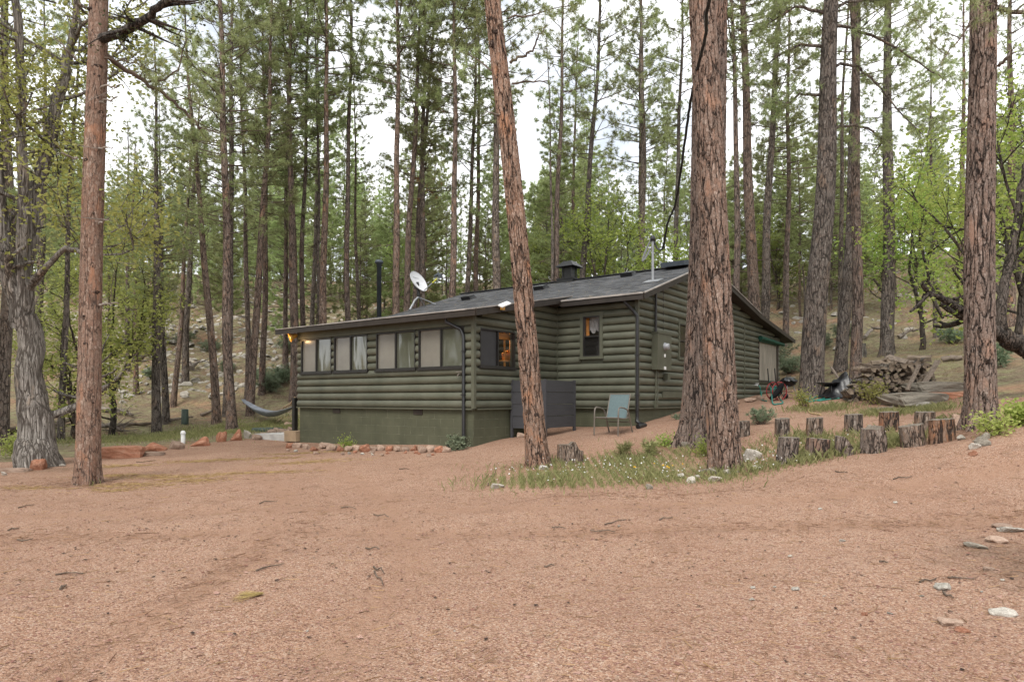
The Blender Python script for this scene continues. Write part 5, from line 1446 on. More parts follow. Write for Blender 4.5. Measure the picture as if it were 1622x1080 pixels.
stump(1393, 717, 40, 42, 'largest stump with a stepped notched top', .0, cut='notch', seed=4)
stump(1456, 707, 33, 33, 'stump tilting left next to the one with two orange stripes', -.12, seed=5, taper=1.0)
stump(1502, 700, 34, 35, 'stump with broad orange bark stripes at the right end of the front row', -.03, 'orangebark', seed=6)
stump(1243, 692, 23, 29, 'back row stump right behind the grey plated front stump', .0, seed=7)
stump(1295, 692, 26, 30, 'back row stump with a rough ring top, second from the huge trunk', .03, seed=8)
stump(1358, 687, 26, 30, 'back row stump with grass growing up its front', .0, seed=9)
stump(1415, 682, 27, 29, 'back row stump with rusty bark behind the largest one', .0, 'orangebark', seed=10)
stump(1472, 681, 28, 28, 'back row stump at the right end, behind the tilting one', .02, seed=11)
stump(1180, 692, 22, 24, 'back row stump half hidden by the huge trunk', .0, seed=12)
stump(1369, 566, 14, 22, 'grey tree stump on the slope above the firewood', 0, 'bark_grey', seed=13, group=None, taper=.8)
stump(1412, 567, 13, 12, 'pale chunk of a stump left of the dark pine foot', 0, 'bark_grey', seed=14, group=None)
# broken weathered stump by the leaning pine
t = stump(905, 735, 42, 33, 'broken weathered stump chunk beside the leaning pine', 0, 'split', seed=15, group=None, cut='notch')
t.children[0].data.materials[0] = M['stumpbark']

# ------------------------------------------------------------------ firewood
def split_log(seed):
    rng = np.random.default_rng(seed); mb = MB(); n = 7 + seed % 3
    kind = seed % 3
    if kind == 0: an = np.sort(rng.random(n)) * 6.28
    else: an = np.concatenate([[0, .06], np.linspace(.5, 1.9, n - 3), [2.1]])
    rad = 1 + rng.normal(size=len(an)) * .10
    pr = [(rad[i] * math.cos(an[i]), rad[i] * math.sin(an[i])) for i in range(len(an))]
    if kind: pr.append((0, -.05))
    c = np.mean(pr, 0); pr = [(x - c[0], y - c[1]) for x, y in pr]
    V = []; k = len(pr)
    for f in (0, .33, .66, 1.0):
        s = 1 + rng.normal() * .06
        for x, y in pr: V.append((x * s * .085 + rng.normal() * .004, (f - .5) * .45 + rng.normal() * .012 * (f in (0, 1.0)), y * s * .085 + rng.normal() * .004))
    for j in range(3):
        for i in range(k): mb.add([V[j * k + i], V[j * k + (i + 1) % k], V[(j + 1) * k + (i + 1) % k], V[(j + 1) * k + i]], [(0, 1, 2, 3)], 0 if (kind == 0 or i < k - 2) else 1)
    mb.add(V[:k], [tuple(range(k - 1, -1, -1))], 1); mb.add(V[3 * k:], [tuple(range(k))], 1)
    return mb.mesh('firewood_log', [M['bark_grey'] if seed % 2 else M['rawwood'], M['split']])
FW = [split_log(i) for i in range(9)]
pw = at(1420, 628); kpw = pw.y / F_PX
wr = random.Random(6)
x0w, x1w = gx(1345, pw.y), gx(1482, pw.y)
for layer in range(7):
    z = .07 + layer * .118
    xa = x0w + (0.0 if layer < 3 else (layer - 2) * .13); xb = x1w - .03 * layer
    x = xa + wr.uniform(0, .1)
    while x < xb:
        zz = gh(x, pw.y)
        o = link('firewood_log', FW[wr.randrange(9)])
        o.location = (x, pw.y + .25 + wr.uniform(-.06, .06), zz + z + wr.uniform(-.03, .03)); s = wr.uniform(.8, 1.35)
        o.scale = (s, wr.uniform(.9, 1.2), s * wr.uniform(.8, 1.1)); o.rotation_euler = (wr.gauss(0, .08), wr.uniform(0, 6.28), wr.gauss(0, .14))
        tag(o, 'split weathered log in the stacked firewood pile', 'firewood', 'logs of the firewood pile')
        x += .165 * s * wr.uniform(.8, 1.05)
for i in range(16):
    x = wr.uniform(x0w + .4, x1w - .15); o = link('firewood_log', FW[wr.randrange(9)]); s = wr.uniform(.8, 1.2)
    o.location = (x, pw.y + .3 + wr.uniform(-.15, .2), gh(x, pw.y) + .90 + wr.uniform(-.08, .05)); o.scale = (s, 1.25, s)
    o.rotation_euler = (wr.gauss(0, .2), wr.uniform(0, 6), wr.uniform(.6, 2.2))
    tag(o, 'split weathered log in the stacked firewood pile', 'firewood', 'logs of the firewood pile')
def board(name, a, b, wd, th, mat, label, cat):
    mb = MB(); mb.bar(a, b, wd, th); return tag(mb.build(name, M[mat]), label, cat)
pwz = gh(gx(1440, pw.y), pw.y)
board('stake', wp(1437, 618, pw.y - .22), wp(1456, 578, pw.y - .02), .09, .05, 'rawwood', 'weathered stake leaning on the middle of the firewood pile', 'stake')
board('stake', wp(1461, 612, pw.y - .20), wp(1486, 571, pw.y - .02), .12, .06, 'rawwood', 'dark stake propping the right end of the firewood pile', 'stake')
board('board', wp(1330, 602, 20.5), wp(1316, 581, 20.7), .12, .04, 'rawwood', 'grey board leaning behind the black tarp', 'board')
# black tarp: crumpled sheet drawn up to a peak at the wood
def sheet(name, nx, ny, fn, mat, label, cat, th=.012):
    V = [fn(i / nx, j / ny) for j in range(ny + 1) for i in range(nx + 1)]
    F = [(j * (nx + 1) + i, j * (nx + 1) + i + 1, (j + 1) * (nx + 1) + i + 1, (j + 1) * (nx + 1) + i) for j in range(ny) for i in range(nx)]
    mb = MB(); mb.add(V, F, 0, True); o = mb.build(name, M[mat])
    sm = o.modifiers.new('thick', 'SOLIDIFY'); sm.thickness = th
    return tag(o, label, cat)
YT_ = at(1340, 629).y
def tarp(u, v):
    x = gx(1312 + 52 * u, YT_) + .05 * math.sin(9 * v + 3 * u)
    y = YT_ - .15 + .8 * v
    peak = math.exp(-((u - .72) / .20) ** 2) * .60 * (1 if u < .72 else .7) + .30 * math.exp(-((u - .40) / .28) ** 2)
    peak *= min(1, v * 3.2) * (1 - .3 * v)
    fold = .05 * math.sin(14 * u + 7 * v) + .04 * math.sin(23 * u - 11 * v) + .06 * mnoise.noise((u * 6, v * 6, 1))
    return (x, y, gh(x, y) + .03 + max(0, peak + fold * (.4 + peak)))
sheet('tarp', 44, 22, tarp, 'tarp', 'crumpled black plastic tarp pulled up beside the firewood', 'tarp')
# black pan on a stand beside the stout pine
pp = at(1313, 630); k = pp.y / F_PX
t = thing('fire_pan', 'shallow black pan on a stand right of the stout grey pine', 'fire pan', pp)
mb = MB(); mb.lathe([(.001, .30), (.16, .31), (.28, .38), (.33, .42), (.32, .42), (.27, .39), (.15, .33), (.001, .32)], 24); mb.build('bowl', M['enamel'], t)
for a_ in (.4, 2.5, 4.6):
    mb = MB(); mb.tube([(.18 * math.cos(a_), .18 * math.sin(a_), .32), (.26 * math.cos(a_), .26 * math.sin(a_), 0)], .014, 6); mb.build('leg', M['black'], t)
# ------------------------------------------------------------------ kettle grill
pg = at(1249, 631); rg = 13.5 * pg.y / F_PX
t = thing('kettle_grill', 'black kettle grill on thin legs by the cabin corner', 'grill', pg, .3)
hb_ = rg * 1.95
mb = MB(); mb.lathe([(.001, hb_ - rg * .62), (rg * .45, hb_ - rg * .55), (rg * .80, hb_ - rg * .30), (rg * .97, hb_), (rg, hb_ + .01), (rg * .95, hb_ + .012)], 32); mb.build('bowl', M['enamel'], t)
mb = MB(); mb.lathe([(rg * 1.03, hb_ + .015), (rg * 1.03, hb_ + .035), (rg * .95, hb_ + rg * .18), (rg * .72, hb_ + rg * .42), (rg * .35, hb_ + rg * .56), (.001, hb_ + rg * .58)], 32)
lid = mb.build('lid', M['enamel'], t)
mb = MB(); mb.tube([(-.08, 0, hb_ + rg * .56), (-.08, 0, hb_ + rg * .70), (.08, 0, hb_ + rg * .70), (.08, 0, hb_ + rg * .56)], .012, 6); mb.build('handle', M['black'], lid)
mb = MB(); mb.lathe([(.001, .01), (.05, .01), (.05, 0)], 14, 0, (rg * .5, -rg * .3, hb_ + rg * .50)); mb.build('vent', M['galv'], lid)
for a_ in (R(90), R(215), R(330)):
    mb = MB(); mb.tube([(rg * .55 * math.cos(a_), rg * .55 * math.sin(a_), hb_ - rg * .45), (rg * .95 * math.cos(a_), rg * .95 * math.sin(a_), .0)], .013, 7); mb.build('leg', M['galv'], t)
mb = MB(); mb.lathe([(.001, hb_ * .36), (rg * .45, hb_ * .37), (rg * .5, hb_ * .40)], 20); mb.build('ash_catcher', M['galv'], t)
mb = MB(); Mx = Matrix.Rotation(R(90), 3, 'Y'); mb.lathe([(.001, -.02), (.08, -.02), (.09, 0), (.08, .02), (.001, .02)], 16, 0, (rg * .95 * math.cos(R(215)), rg * .95 * math.sin(R(215)), .08), True, Mx); mb.build('wheel', M['black'], t)
# ------------------------------------------------------------------ hose cart
ph_ = at(1228, 634); kh = ph_.y / F_PX
t = thing('hose_cart', 'red wheeled hose cart with black handles against the gable wall', 'hose cart', ph_, .35)
for sy in (-.13, .13):
    mb = MB(); pts = [(.28 * math.cos(a_) + .05, sy, .29 + .28 * math.sin(a_)) for a_ in np.linspace(0, 2 * math.pi, 25)]
    mb.tube(pts, .017, 6, cap=False)
    for a_ in np.linspace(0, math.pi, 4)[:-1]: mb.tube([(.05 + .27 * math.cos(a_), sy, .29 + .27 * math.sin(a_)), (.05 - .27 * math.cos(a_), sy, .29 - .27 * math.sin(a_))], .009, 5)
    mb.build('wheel', M['red'], t)
    mb = MB(); mb.tube([(.05, sy * 1.2, .29), (-.12, sy * 1.2, .62), (-.16, sy * 1.2, 1.0)], .017, 7); mb.tube([(.3, sy * .8, .02), (-.1, sy * .8, .58)], .014, 6); mb.build('handle', M['black'], t)
mb = MB(); mb.lathe([(.10, -.12), (.10, .12)], 18, 0, (.05, 0, .29), True, Matrix.Rotation(R(90), 3, 'X')); mb.build('drum', M['red'], t)
mb = MB()
for j in range(5): mb.tube([(.05 + (.13 + .02 * (j % 2)) * math.cos(a_), -.10 + .05 * j, .29 + (.13 + .02 * (j % 2)) * math.sin(a_)) for a_ in np.linspace(0, 6.28, 20)], .018, 6, cap=False)
mb.build('hose_coil', M['hose_teal'], t)
mb = MB(); rgn = np.random.default_rng(2)
mb.tube([(-.42, -.26, .06), (-.30, -.30, .14), (-.16, -.30, .28), (-.02, -.28, .44), (.06, -.27, .52)], [.05, .07, .09, .08, .04], 10); mb.build('canvas_bag', M['blackcloth'], t)
def hose(pts, r_, mat, label):
    P = []
    for i in range(len(pts) - 1):
        for k_ in range(6):
            u = k_ / 6; p0 = pts[max(0, i - 1)]; p1, p2 = pts[i], pts[i + 1]; p3 = pts[min(len(pts) - 1, i + 2)]
            P.append(Vector([.5 * ((2 * p1[a_]) + (-p0[a_] + p2[a_]) * u + (2 * p0[a_] - 5 * p1[a_] + 4 * p2[a_] - p3[a_]) * u * u + (-p0[a_] + 3 * p1[a_] - 3 * p2[a_] + p3[a_]) * u ** 3) for a_ in range(3)]))
    P.append(Vector(pts[-1])); mb = MB(); mb.tube(P, r_, 7)
    return tag(mb.build('garden_hose', M[mat]), label, 'hose')
def gp(px, py, dz=.02): p = at(px, py); return (p.x, p.y, p.z + dz)
bib = loc2w(MW + .18, SD + gab(1193), 2.0)
wq = loc2w(MW + .12, SD + gab(1200), 0)
hose([tuple(bib), tuple(bib + Vector((.06, -.04, -.1))), tuple(bib + Vector((.12, .05, -.5))), (wq.x + .0, wq.y - .1, gh(wq.x, wq.y) + .1), gp(1206, 633), gp(1214, 636)], .018, 'hose_teal', 'teal hose hanging from the tap on the gable wall')
hose([gp(1218, 625, .5), gp(1222, 634, .25), gp(1224, 640), gp(1232, 641), gp(1240, 639), gp(1236, 634, .03)], .02, 'hose_teal', 'teal hose end looping off the red hose cart')
hose([gp(1270, 632), gp(1276, 626, .12), gp(1284, 625, .14), gp(1283, 632), gp(1272, 635), gp(1282, 637), gp(1298, 634), gp(1306, 632), gp(1298, 629), gp(1286, 633), gp(1296, 636), gp(1312, 634), gp(1330, 632)], .022, 'hose_teal', 'teal hose coiled on the ground before the stout grey pine')
hose([gp(1308, 647), gp(1292, 647), gp(1281, 650), gp(1283, 655), gp(1292, 657), gp(1300, 658)], .016, 'hose_tan', 'tan hose curling on the red dirt before the grill')
# ------------------------------------------------------------------ patio chair
pc_ = at(972, 690); kc = pc_.y / F_PX
t = thing('patio_chair', 'patio chair with teal sling seat and bronze arms by the cabin wall', 'chair', (pc_.x, pc_.y + .20, pc_.z), R(-38))
# chair faces local -y ; width along x
sw = .27
slb = MB()
def strip(mb, pts, w_, th=.012):
    for i in range(len(pts) - 1): mb.bar(pts[i], pts[i + 1], w_, th, up=(0, 0, 1) if abs(pts[i + 1][1] - pts[i][1]) > abs(pts[i + 1][2] - pts[i][2]) else (0, -1, 0))
seatp = [(0, -.25, .42), (0, -.10, .395), (0, .06, .385), (0, .20, .39)]
backp = [(0, .20, .39), (0, .25, .55), (0, .31, .75), (0, .38, .96)]
strip(slb, seatp, 2 * sw - .03); slb.build('seat', M['teal'], t)
slb = MB(); strip(slb, backp, 2 * sw - .03); slb.build('backrest', M['teal'], t)
for sx in (-1, 1):
    x = sx * sw
    mb = MB(); mb.tube([(x, q[1], q[2]) for q in seatp + backp[1:]], .014, 8); mb.build('side_rail', M['bronze'], t)
    x2 = sx * (sw + .045)
    mb = MB(); mb.tube([(x2, -.30, .0), (x2, -.285, .45), (x2, -.28, .56), (x2, -.25, .63), (x2, -.18, .655), (x2, .02, .63), (x2, .14, .59), (x2, .22, .50)], .017, 10); mb.build('leg', M['bronze'], t)
    mb = MB(); mb.tube([(x2, .16, .58), (x2, .26, .40), (x2, .42, .0)], .017, 10); mb.build('leg', M['bronze'], t)
    mb = MB(); mb.tube([(x2, -.28, .41), (x, -.24, .41)], .012, 6); mb.tube([(x2, .25, .41), (x, .21, .40)], .012, 6); mb.build('bracket', M['bronze'], t)
mb = MB(); mb.tube([(-sw, .38, .96), (sw, .38, .96)], .014, 8); mb.tube([(-sw, -.25, .41), (sw, -.25, .41)], .014, 8); mb.tube([(-sw - .04, .30, .30), (sw + .04, .30, .30)], .012, 8); mb.build('cross_bar', M['bronze'], t)
# ------------------------------------------------------------------ charcoal board screen in the porch corner
A0 = loc2w(.02, 1.41); B0 = Vector((.80, 15.86, 0)); E0 = B0 + UY * 1.32
t = thing('privacy_screen', 'charcoal screen of four wide boards standing in the porch corner', 'screen', B0)
def panel(a, b, ztop, zl, mid=True):
    nb = 4; hgt = (ztop - zl) / nb
    for i in range(nb):
        mb = MB(); z = zl + hgt * (i + .5); aa, bb = Vector((a.x, a.y, z)) - B0, Vector((b.x, b.y, z)) - B0
        mb.bar(aa, bb, .035, hgt - .012); mb.build('board', M['greyplastic'], t)
def post(p, ztop):
    mb = MB(); g = gh(p.x, p.y); mb.box(Vector((p.x, p.y, (g - .1 + ztop) / 2)) - B0, (.06, .06, ztop - g + .1), rz=R(-36)); mb.build('post', M['greyplastic'], t)
panel(A0, B0, 1.96, .78); panel(B0, E0, 1.96, .80)
for p_ in (A0 + (B0 - A0) * .04, B0, E0): post(p_, 1.98)
# ------------------------------------------------------------------ left end: step, rail, hammock, pads
pe = loc2w(-PL - .55, .25); pe.z = gh(pe.x, pe.y)
t = thing('stair_rail', 'dark stair post with pale handrail at the left end of the cabin', 'railing', pe)
mb = MB(); mb.box((0, 0, .62), (.12, .12, 1.30), rz=R(-36)); mb.build('post', M['frame'], t)
mb = MB(); q = UY * 2.6; mb.tube([Vector((0, 0, 1.28)), Vector((-.18, .15, 1.08)) , Vector((-.9, 1.6, .95))], .03, 8); mb.build('handrail', M['newwood'], t)
mb = MB()
for j in range(10): mb.tube([(.16 + .01 * (j % 2), .05, .2 + j * .1), (.18 - .01 * (j % 2), .05, .3 + j * .1)], .016, 5)
mb.build('rope', M['rope'], t)
ps = loc2w(-PL - .30, .35); zs_ = gh(ps.x, ps.y)
mb = MB(); mb.box((ps.x, ps.y, zs_ + .14), (.55, .9, .30), rz=R(-36.7)); tag(mb.build('deck_step', M['newwood']), 'fresh lumber step at the left end of the cabin', 'step')
pk = at(452, 697); mb = MB(); mb.box((gx(450, pk.y + .6), pk.y + .6, pk.z + .06), (1.35, 1.1, .22), rz=R(-30)); tag(mb.build('concrete_pad', M['concrete']), 'pale concrete pad before the step', 'pad')
pk = at(424, 682); mb = MB(); mb.lathe([(.001, .10), (.50, .10), (.52, .08), (.52, 0)], 28, 0, pk); tag(mb.build('cistern_lid', M['greenlid']), 'dark green round lid on the ground left of the step', 'lid')
pk = at(290, 702); mb = MB(); mb.lathe([(.001, .33), (.06, .33), (.06, 0)], 14, 0, pk); mb.lathe([(.001, .37), (.045, .36), (.075, .30), (.075, .27)], 14, 0, pk); tag(mb.build('vent_pipe', M['white']), 'short white pipe standing behind the red stone border', 'pipe')
pk = at(293, 672); mb = MB(); mb.lathe([(.001, .62), (.11, .62), (.13, .6), (.14, 0)], 12, 0, pk); tag(mb.build('wooden_post', M['greenlid']), 'short dark green post on the grassy bank', 'post')
ha, hb2 = wp(385, 634, 29.0), wp(466, 646, 24.0)
def ham(u, v):
    c = ha.lerp(hb2, u); sag = 4 * u * (1 - u) * .32; wd_ = .12 + .55 * math.sin(math.pi * u) ** .6
    return (c.x + .1 * (v - .5), c.y + (v - .5) * wd_, c.z - sag - .22 * math.sin(math.pi * v) * math.sin(math.pi * u) + .05)
sheet('hammock', 30, 8, ham, 'slingblue', 'grey blue hammock slung low left of the cabin', 'hammock', .015)
# ------------------------------------------------------------------ satellite dish
# stands on the roof: foot on the main roof plane
fp_ = on_main(668, 487); q = loc2w(fp_.x, fp_.y, fp_.z); Yd = q.y
t = thing('satellite_dish', 'grey satellite dish on a tripod mast on the left of the roof', 'satellite dish', q)
R_ = lambda px, py, dy=0: wp(px, py, Yd + dy) - q
piv = R_(663, 470)
mb = MB(); mb.tube([R_(649, 491, -.25), R_(657, 476, -.05), piv], .038, 10); mb.build('mast', M['galv'], t)
for px_, py_, dy_ in ((690, 482, .15), (672, 484, .5)):
    mb = MB(); mb.tube([piv + Vector((.02, 0, -.02)), R_(px_, py_, dy_)], .018, 6); mb.build('brace', M['galv'], t)
cen = R_(662.5, 446); dn = Vector((.80, -.42, .46)).normalized()
ql = dn.to_track_quat('Z', 'Y').to_matrix(); rd = 19.5 * Yd / F_PX
prof = [(.001, 0)] + [(rd * f, .20 * rd * f * f) for f in np.linspace(.1, 1, 10)] + [(rd * 1.01, .20 * rd + .012), (rd * .98, .20 * rd - .025)] + [(rd * f, .20 * rd * f * f - .022) for f in np.linspace(.9, .1, 8)] + [(.001, -.022)]
mb = MB(); mb.lathe(prof, 40, 0, cen - dn * .06, True, ql @ Matrix.Diagonal((1.0, .92, 1))); dish = mb.build('dish', M['dish'], t)
# faint grey lettering-like mark of the maker's panel: a plain swoosh
mb = MB(); ux_ = ql @ Vector((0, 1, 0)); uy_ = ql @ Vector((1, 0, 0))
if uy_.z < 0: uy_ = -uy_
hx = Vector((0, 0, 1)).cross(dn).normalized(); vx = dn.cross(hx)
hx = hx if hx.x > 0 else -hx
for i in range(7):
    u = (i - 3) * .11 * rd; c_ = cen + hx * u + vx * (.40 * rd - .04 * (i - 3) * rd * 0) + dn * (.20 * rd * ((u / rd) ** 2 + .16) - .06 + .008)
    mb.bar(c_ - hx * .036 * rd, c_ + hx * .036 * rd, .035 * rd * (1.5 if i in (0, 3) else 1), .003, up=tuple(dn))
mb.build('emblem', M['slate'], dish)
mb = MB(); mb.tube([cen - dn * .04, piv + Vector((0, 0, .06)), piv], [.05, .06, .05], 10); mb.box(cen - dn * .09 + Vector((0, 0, -.10)), (.16, .16, .22)); mb.build('mount', M['black'], t)
foot = cen - vx * rd * .95 + dn * .18 * rd; fe = R_(697, 437, -.25)
mb = MB(); mb.tube([foot, foot.lerp(fe, .55)], .02, 8); mb.tube([foot.lerp(fe, .78), fe], .02, 8); arm = mb.build('feed_arm', M['galv'], t)
mb = MB(); mb.tube([foot.lerp(fe, .52), foot.lerp(fe, .82)], .026, 8); mb.build('tape', M['yellow'], arm)
mb = MB(); dq = (cen - fe).normalized(); mb.tube([fe, fe - Vector((.05, 0, -.06)), fe + dq * .22 + Vector((0, 0, .02))], [.05, .06, .045], 10); mb.box(fe, (.12, .12, .12)); mb.build('feed_horn', M['slate'], arm)
# ------------------------------------------------------------------ overhead service cable
def cable():
    P = [MAST + Vector((0, 0, .05)), MAST + Vector((.12, -.05, -.25)), wp(1050, 392, 17.6), wp(1058, 352, 16.8), wp(1071, 318, 15.9), wp(1086, 215, 14.0), wp(1094, 160, 12.6), wp(1106, 105, 11.4), wp(1118, 55, 10.4), wp(1124, 0, 9.4), Vector((2.9, 8.2, 7.6)), Vector((3.2, 6.0, 8.6))]
    Q = []
    for i in range(len(P) - 1):
        for k_ in range(6):
            u = k_ / 6; p0, p1, p2, p3 = P[max(0, i - 1)], P[i], P[i + 1], P[min(len(P) - 1, i + 2)]
            Q.append(.5 * ((2 * p1) + (p2 - p0) * u + (2 * p0 - 5 * p1 + 4 * p2 - p3) * u * u + (3 * p1 - p0 - 3 * p2 + p3) * u ** 3))
    mb = MB()
    for ph2 in (0, 2.1, 4.2):
        mb.tube([p + Vector((.016 * math.cos(i * .9 + ph2), .016 * math.sin(i * .9 + ph2), .006 * math.sin(i * .9 + ph2))) for i, p in enumerate(Q)], .015, 6)
    return mb.build('service_cable', M['black'])
tag(cable(), 'black twisted service cable climbing past the huge double trunk to the roof mast', 'cable')
# ------------------------------------------------------------------ fallen wood and brush
def fallen(pts, r0, r1, mat, label, name='fallen_log', cat='log', group=None, seed=1, twigs=0):
    rng = np.random.default_rng(seed); mb = MB(); P = []
    for i in range(len(pts) - 1):
        for k_ in range(4): P.append(Vector(pts[i]).lerp(Vector(pts[i + 1]), k_ / 4) + Vector(rng.normal(size=3) * r1 * .35))
    P.append(Vector(pts[-1])); mb.tube(P, [a_ * rng.uniform(.85, 1.15) for a_ in np.linspace(r0, r1, len(P))], 8)
    for i in range(twigs):
        q_ = P[rng.integers(1, len(P))]; mb.tube(limb_pts(q_, rng.random() * 6.28, rng.uniform(.3, 1.0) * (r0 * 10), rng.uniform(-.1, .5), 0, rng, 4, .15), list(np.linspace(r1 * .5, r1 * .15, 5)), 5)
    return tag(mb.build(name, M[mat]), label, cat, group)
fallen([gp(78, 681, .12), gp(112, 670, .15)], .12, .10, 'rawwood', 'pale fallen log behind the grey barked oak')
fallen([gp(2, 690, .1), gp(40, 684, .12)], .12, .1, 'twig', 'dark fallen log at the left edge behind the oak')
fallen([gp(186, 678, .1), gp(222, 676, .1), gp(243, 675, .1)], .07, .06, 'twig', 'thin fallen pole on the bank left of the dark pine')
fallen([gp(160, 652, .1), gp(185, 657, .2), gp(210, 662, .12)], .10, .05, 'deadtwig', 'grey brush heap on the slope beyond the red border', 'brush_pile', 'brush pile', twigs=34)
fallen([gp(160, 680, .12), gp(178, 686, .3), gp(193, 688, .12)], .09, .05, 'deadtwig', 'dead branch heap nearest the thick reddish trunk', 'brush_pile', 'brush pile', twigs=30, seed=4)
fallen([gp(268, 669, .08), gp(290, 667, .12), gp(305, 664, .1)], .06, .04, 'rawwood', 'pale fallen branch beside the short green post')
fallen([gp(318, 660, .08), gp(342, 653, .12)], .07, .05, 'rawwood', 'thin fallen log behind the leaning hammock pine', seed=7)
fallen([gp(218, 577, .2), gp(237, 572, .5), gp(228, 566, .4)], .16, .08, 'deadtwig', 'grey fallen snag on the rocky slope', twigs=8, seed=5)
fallen([gp(300, 588, .2), gp(311, 583, .3)], .2, .1, 'deadtwig', 'dark snag on the rocky slope', twigs=6, seed=6)
fallen([gp(1370, 541, .2), gp(1382, 533, .4), gp(1398, 530, .3)], .10, .05, 'deadtwig', 'broken branch heap at the foot of the slope oaks', twigs=8, seed=8)
fallen([gp(1424, 538, .15), gp(1440, 534, .3), gp(1454, 531, .2)], .09, .05, 'deadtwig', 'fallen branch on the dry grass slope', twigs=7, seed=9)
fallen([gp(1492, 573, .1), gp(1524, 571, .1)], .09, .08, 'rawwood', 'pale log lying right of the firewood pile', seed=10)
fallen([gp(1375, 651, .03), gp(1415, 648, .04)], .035, .03, 'rawwood', 'thin pale board lying before the yellow bush', name='board', cat='board', seed=11)
twl = [(428, 900, 44, -12), (600, 905, 16, 10), (600, 918, 14, 22), (42, 803, 26, -6), (100, 932, 10, -6), (110, 911, 44, -2), (425, 797, 28, -3), (552, 806, 24, 2), (604, 818, 24, 3), (590, 870, 22, 1), (40, 856, 24, -3), (22, 839, 18, -4),
       (885, 838, 22, 2), (975, 828, 34, -8), (955, 843, 40, 2), (1055, 822, 22, -4), (1430, 758, 30, -4), (1333, 749, 20, 2), (1470, 921, 26, -4), (1522, 920, 40, 2), (1502, 945, 16, 8), (870, 898, 16, -3), (1400, 892, 14, 3), (640, 744, 16, 1), (830, 655, 0, 0), (232, 731, 32, -2), (780, 755, 14, -30)]
for i, (px, py, dx, dy) in enumerate(twl):
    if not dx: continue
    fallen([gp(px - dx / 2, py - dy / 2, .010), gp(px - dx / 5, py + rr_.uniform(-2, 2), .012), gp(px + dx / 5, py + rr_.uniform(-2, 2), .018), gp(px + dx / 2, py + dy / 2, .009)], .008, .004, 'twig', 'dry dark twig lying on the open gravel', 'twig', 'twig', 'twigs lying on the gravel', seed=40 + i, twigs=2)
# ------------------------------------------------------------------ bushes
def bush(label, p, w_, h_, leaf, n, size, seed, stems=14, cat='bush', spread=.09, name='bush', blade=False, group=None):
    rng = np.random.default_rng(seed); t = thing(name, label, cat, p, 0, group); sb, lb = MB(), MB(); ends, dirs = [], []
    for i in range(stems):
        az = rng.random() * 6.28; out = rng.random() ** .6
        pts = limb_pts((rng.normal() * .03, rng.normal() * .03, -.03), az, h_ * (1.05 - .15 * out), 2.2 - 1.7 * out * min(1, w_ / h_ * .7), .25, rng, 6, .10)
        sb.tube(pts, list(np.linspace(.009, .003, 7)), 4, 0, False)
        for k_ in range(9):
            q_ = pts[rng.integers(2, 7)]; d3 = Vector((rng.normal(), rng.normal(), rng.uniform(0, 1.2))).normalized(); e_ = q_ + d3 * rng.uniform(.03, .15) * w_
            sb.tube([q_, e_], [.004, .002], 3, 0, False); ends.append(tuple(e_)); dirs.append(tuple(d3))
    sb.build('stems', M['twig'], t)
    if blade: lb.tris(needles(ends, dirs, n, size, size * .10, rng, .6), 0)
    else: lb.tris(leafs(ends, n, spread, size, rng), 0, 4)
    lb.build('leaves', M[leaf], t)
    return t
bush('yellow green bush before the firewood pile', at(1381, 641), .42, .62, 'leaf_olive', 6, .06, 1, 11)
bush('sage green shrub behind the back row stumps', at(1207, 672), .5, .38, 'leaf_sage', 14, .10, 2, 20, blade=True)
bush('small sage shrub by the gable foundation', at(1077, 664), .3, .18, 'leaf_sage', 12, .08, 3, 8, blade=True)
bush('bright green bush right of the thick right trunk', at(1614, 672), .22, .30, 'leaf_lime', 7, .075, 4, 11)
bush('leafy sprig at the foot of the thick right trunk', at(1572, 690), .35, .32, 'leaf_olive', 8, .06, 5, 7)
bush('dry green weed before the grill', at(1275, 647), .4, .42, 'leaf_olive', 8, .05, 6, 9)
bush('green weed at the porch downspout', at(727, 712), .18, .25, 'leaf_sage', 9, .07, 7, 9)
bush('small green weed in the porch stone row', at(549, 709), .14, .2, 'leaf_lime', 7, .05, 8, 6)
bush('leafy weed at the huge rear trunk', at(1056, 706), .22, .2, 'leaf_lime', 6, .05, 9, 6)
bush('leafy weed between the huge trunks', at(1113, 722), .2, .3, 'leaf_lime', 6, .05, 10, 6)
bush('tall grassy weed in the island', at(1028, 722), .10, .34, 'grass', 8, .18, 11, 5, blade=True)
bush('bushy grass clump in the middle of the island', at(985, 724), .12, .30, 'grass', 8, .18, 12, 5, blade=True)
bush('yellowish undergrowth at the left oak', at(30, 725), .7, .6, 'leaf_olive', 9, .06, 13, 18)
for i, (px, py, s_) in enumerate(((430, 612, 1.2), (447, 606, 1.0), (428, 622, .9), (410, 604, .8), (240, 600, .8), (335, 560, 1.2), (455, 560, 1.1), (360, 590, .8), (1250, 592, 1.0), (1232, 575, 1.3), (1340, 540, 1.1), (1510, 545, 1.0), (1575, 582, .8), (1300, 555, 1.0), (200, 560, 1.1), (290, 545, 1.0))):
    bush('low sage shrub on the wooded slope', at(px, py), 1.4 * s_, .8 * s_, 'leaf_sage', 12, .24, 60 + i, 20, blade=True, group='low shrubs on the slope')
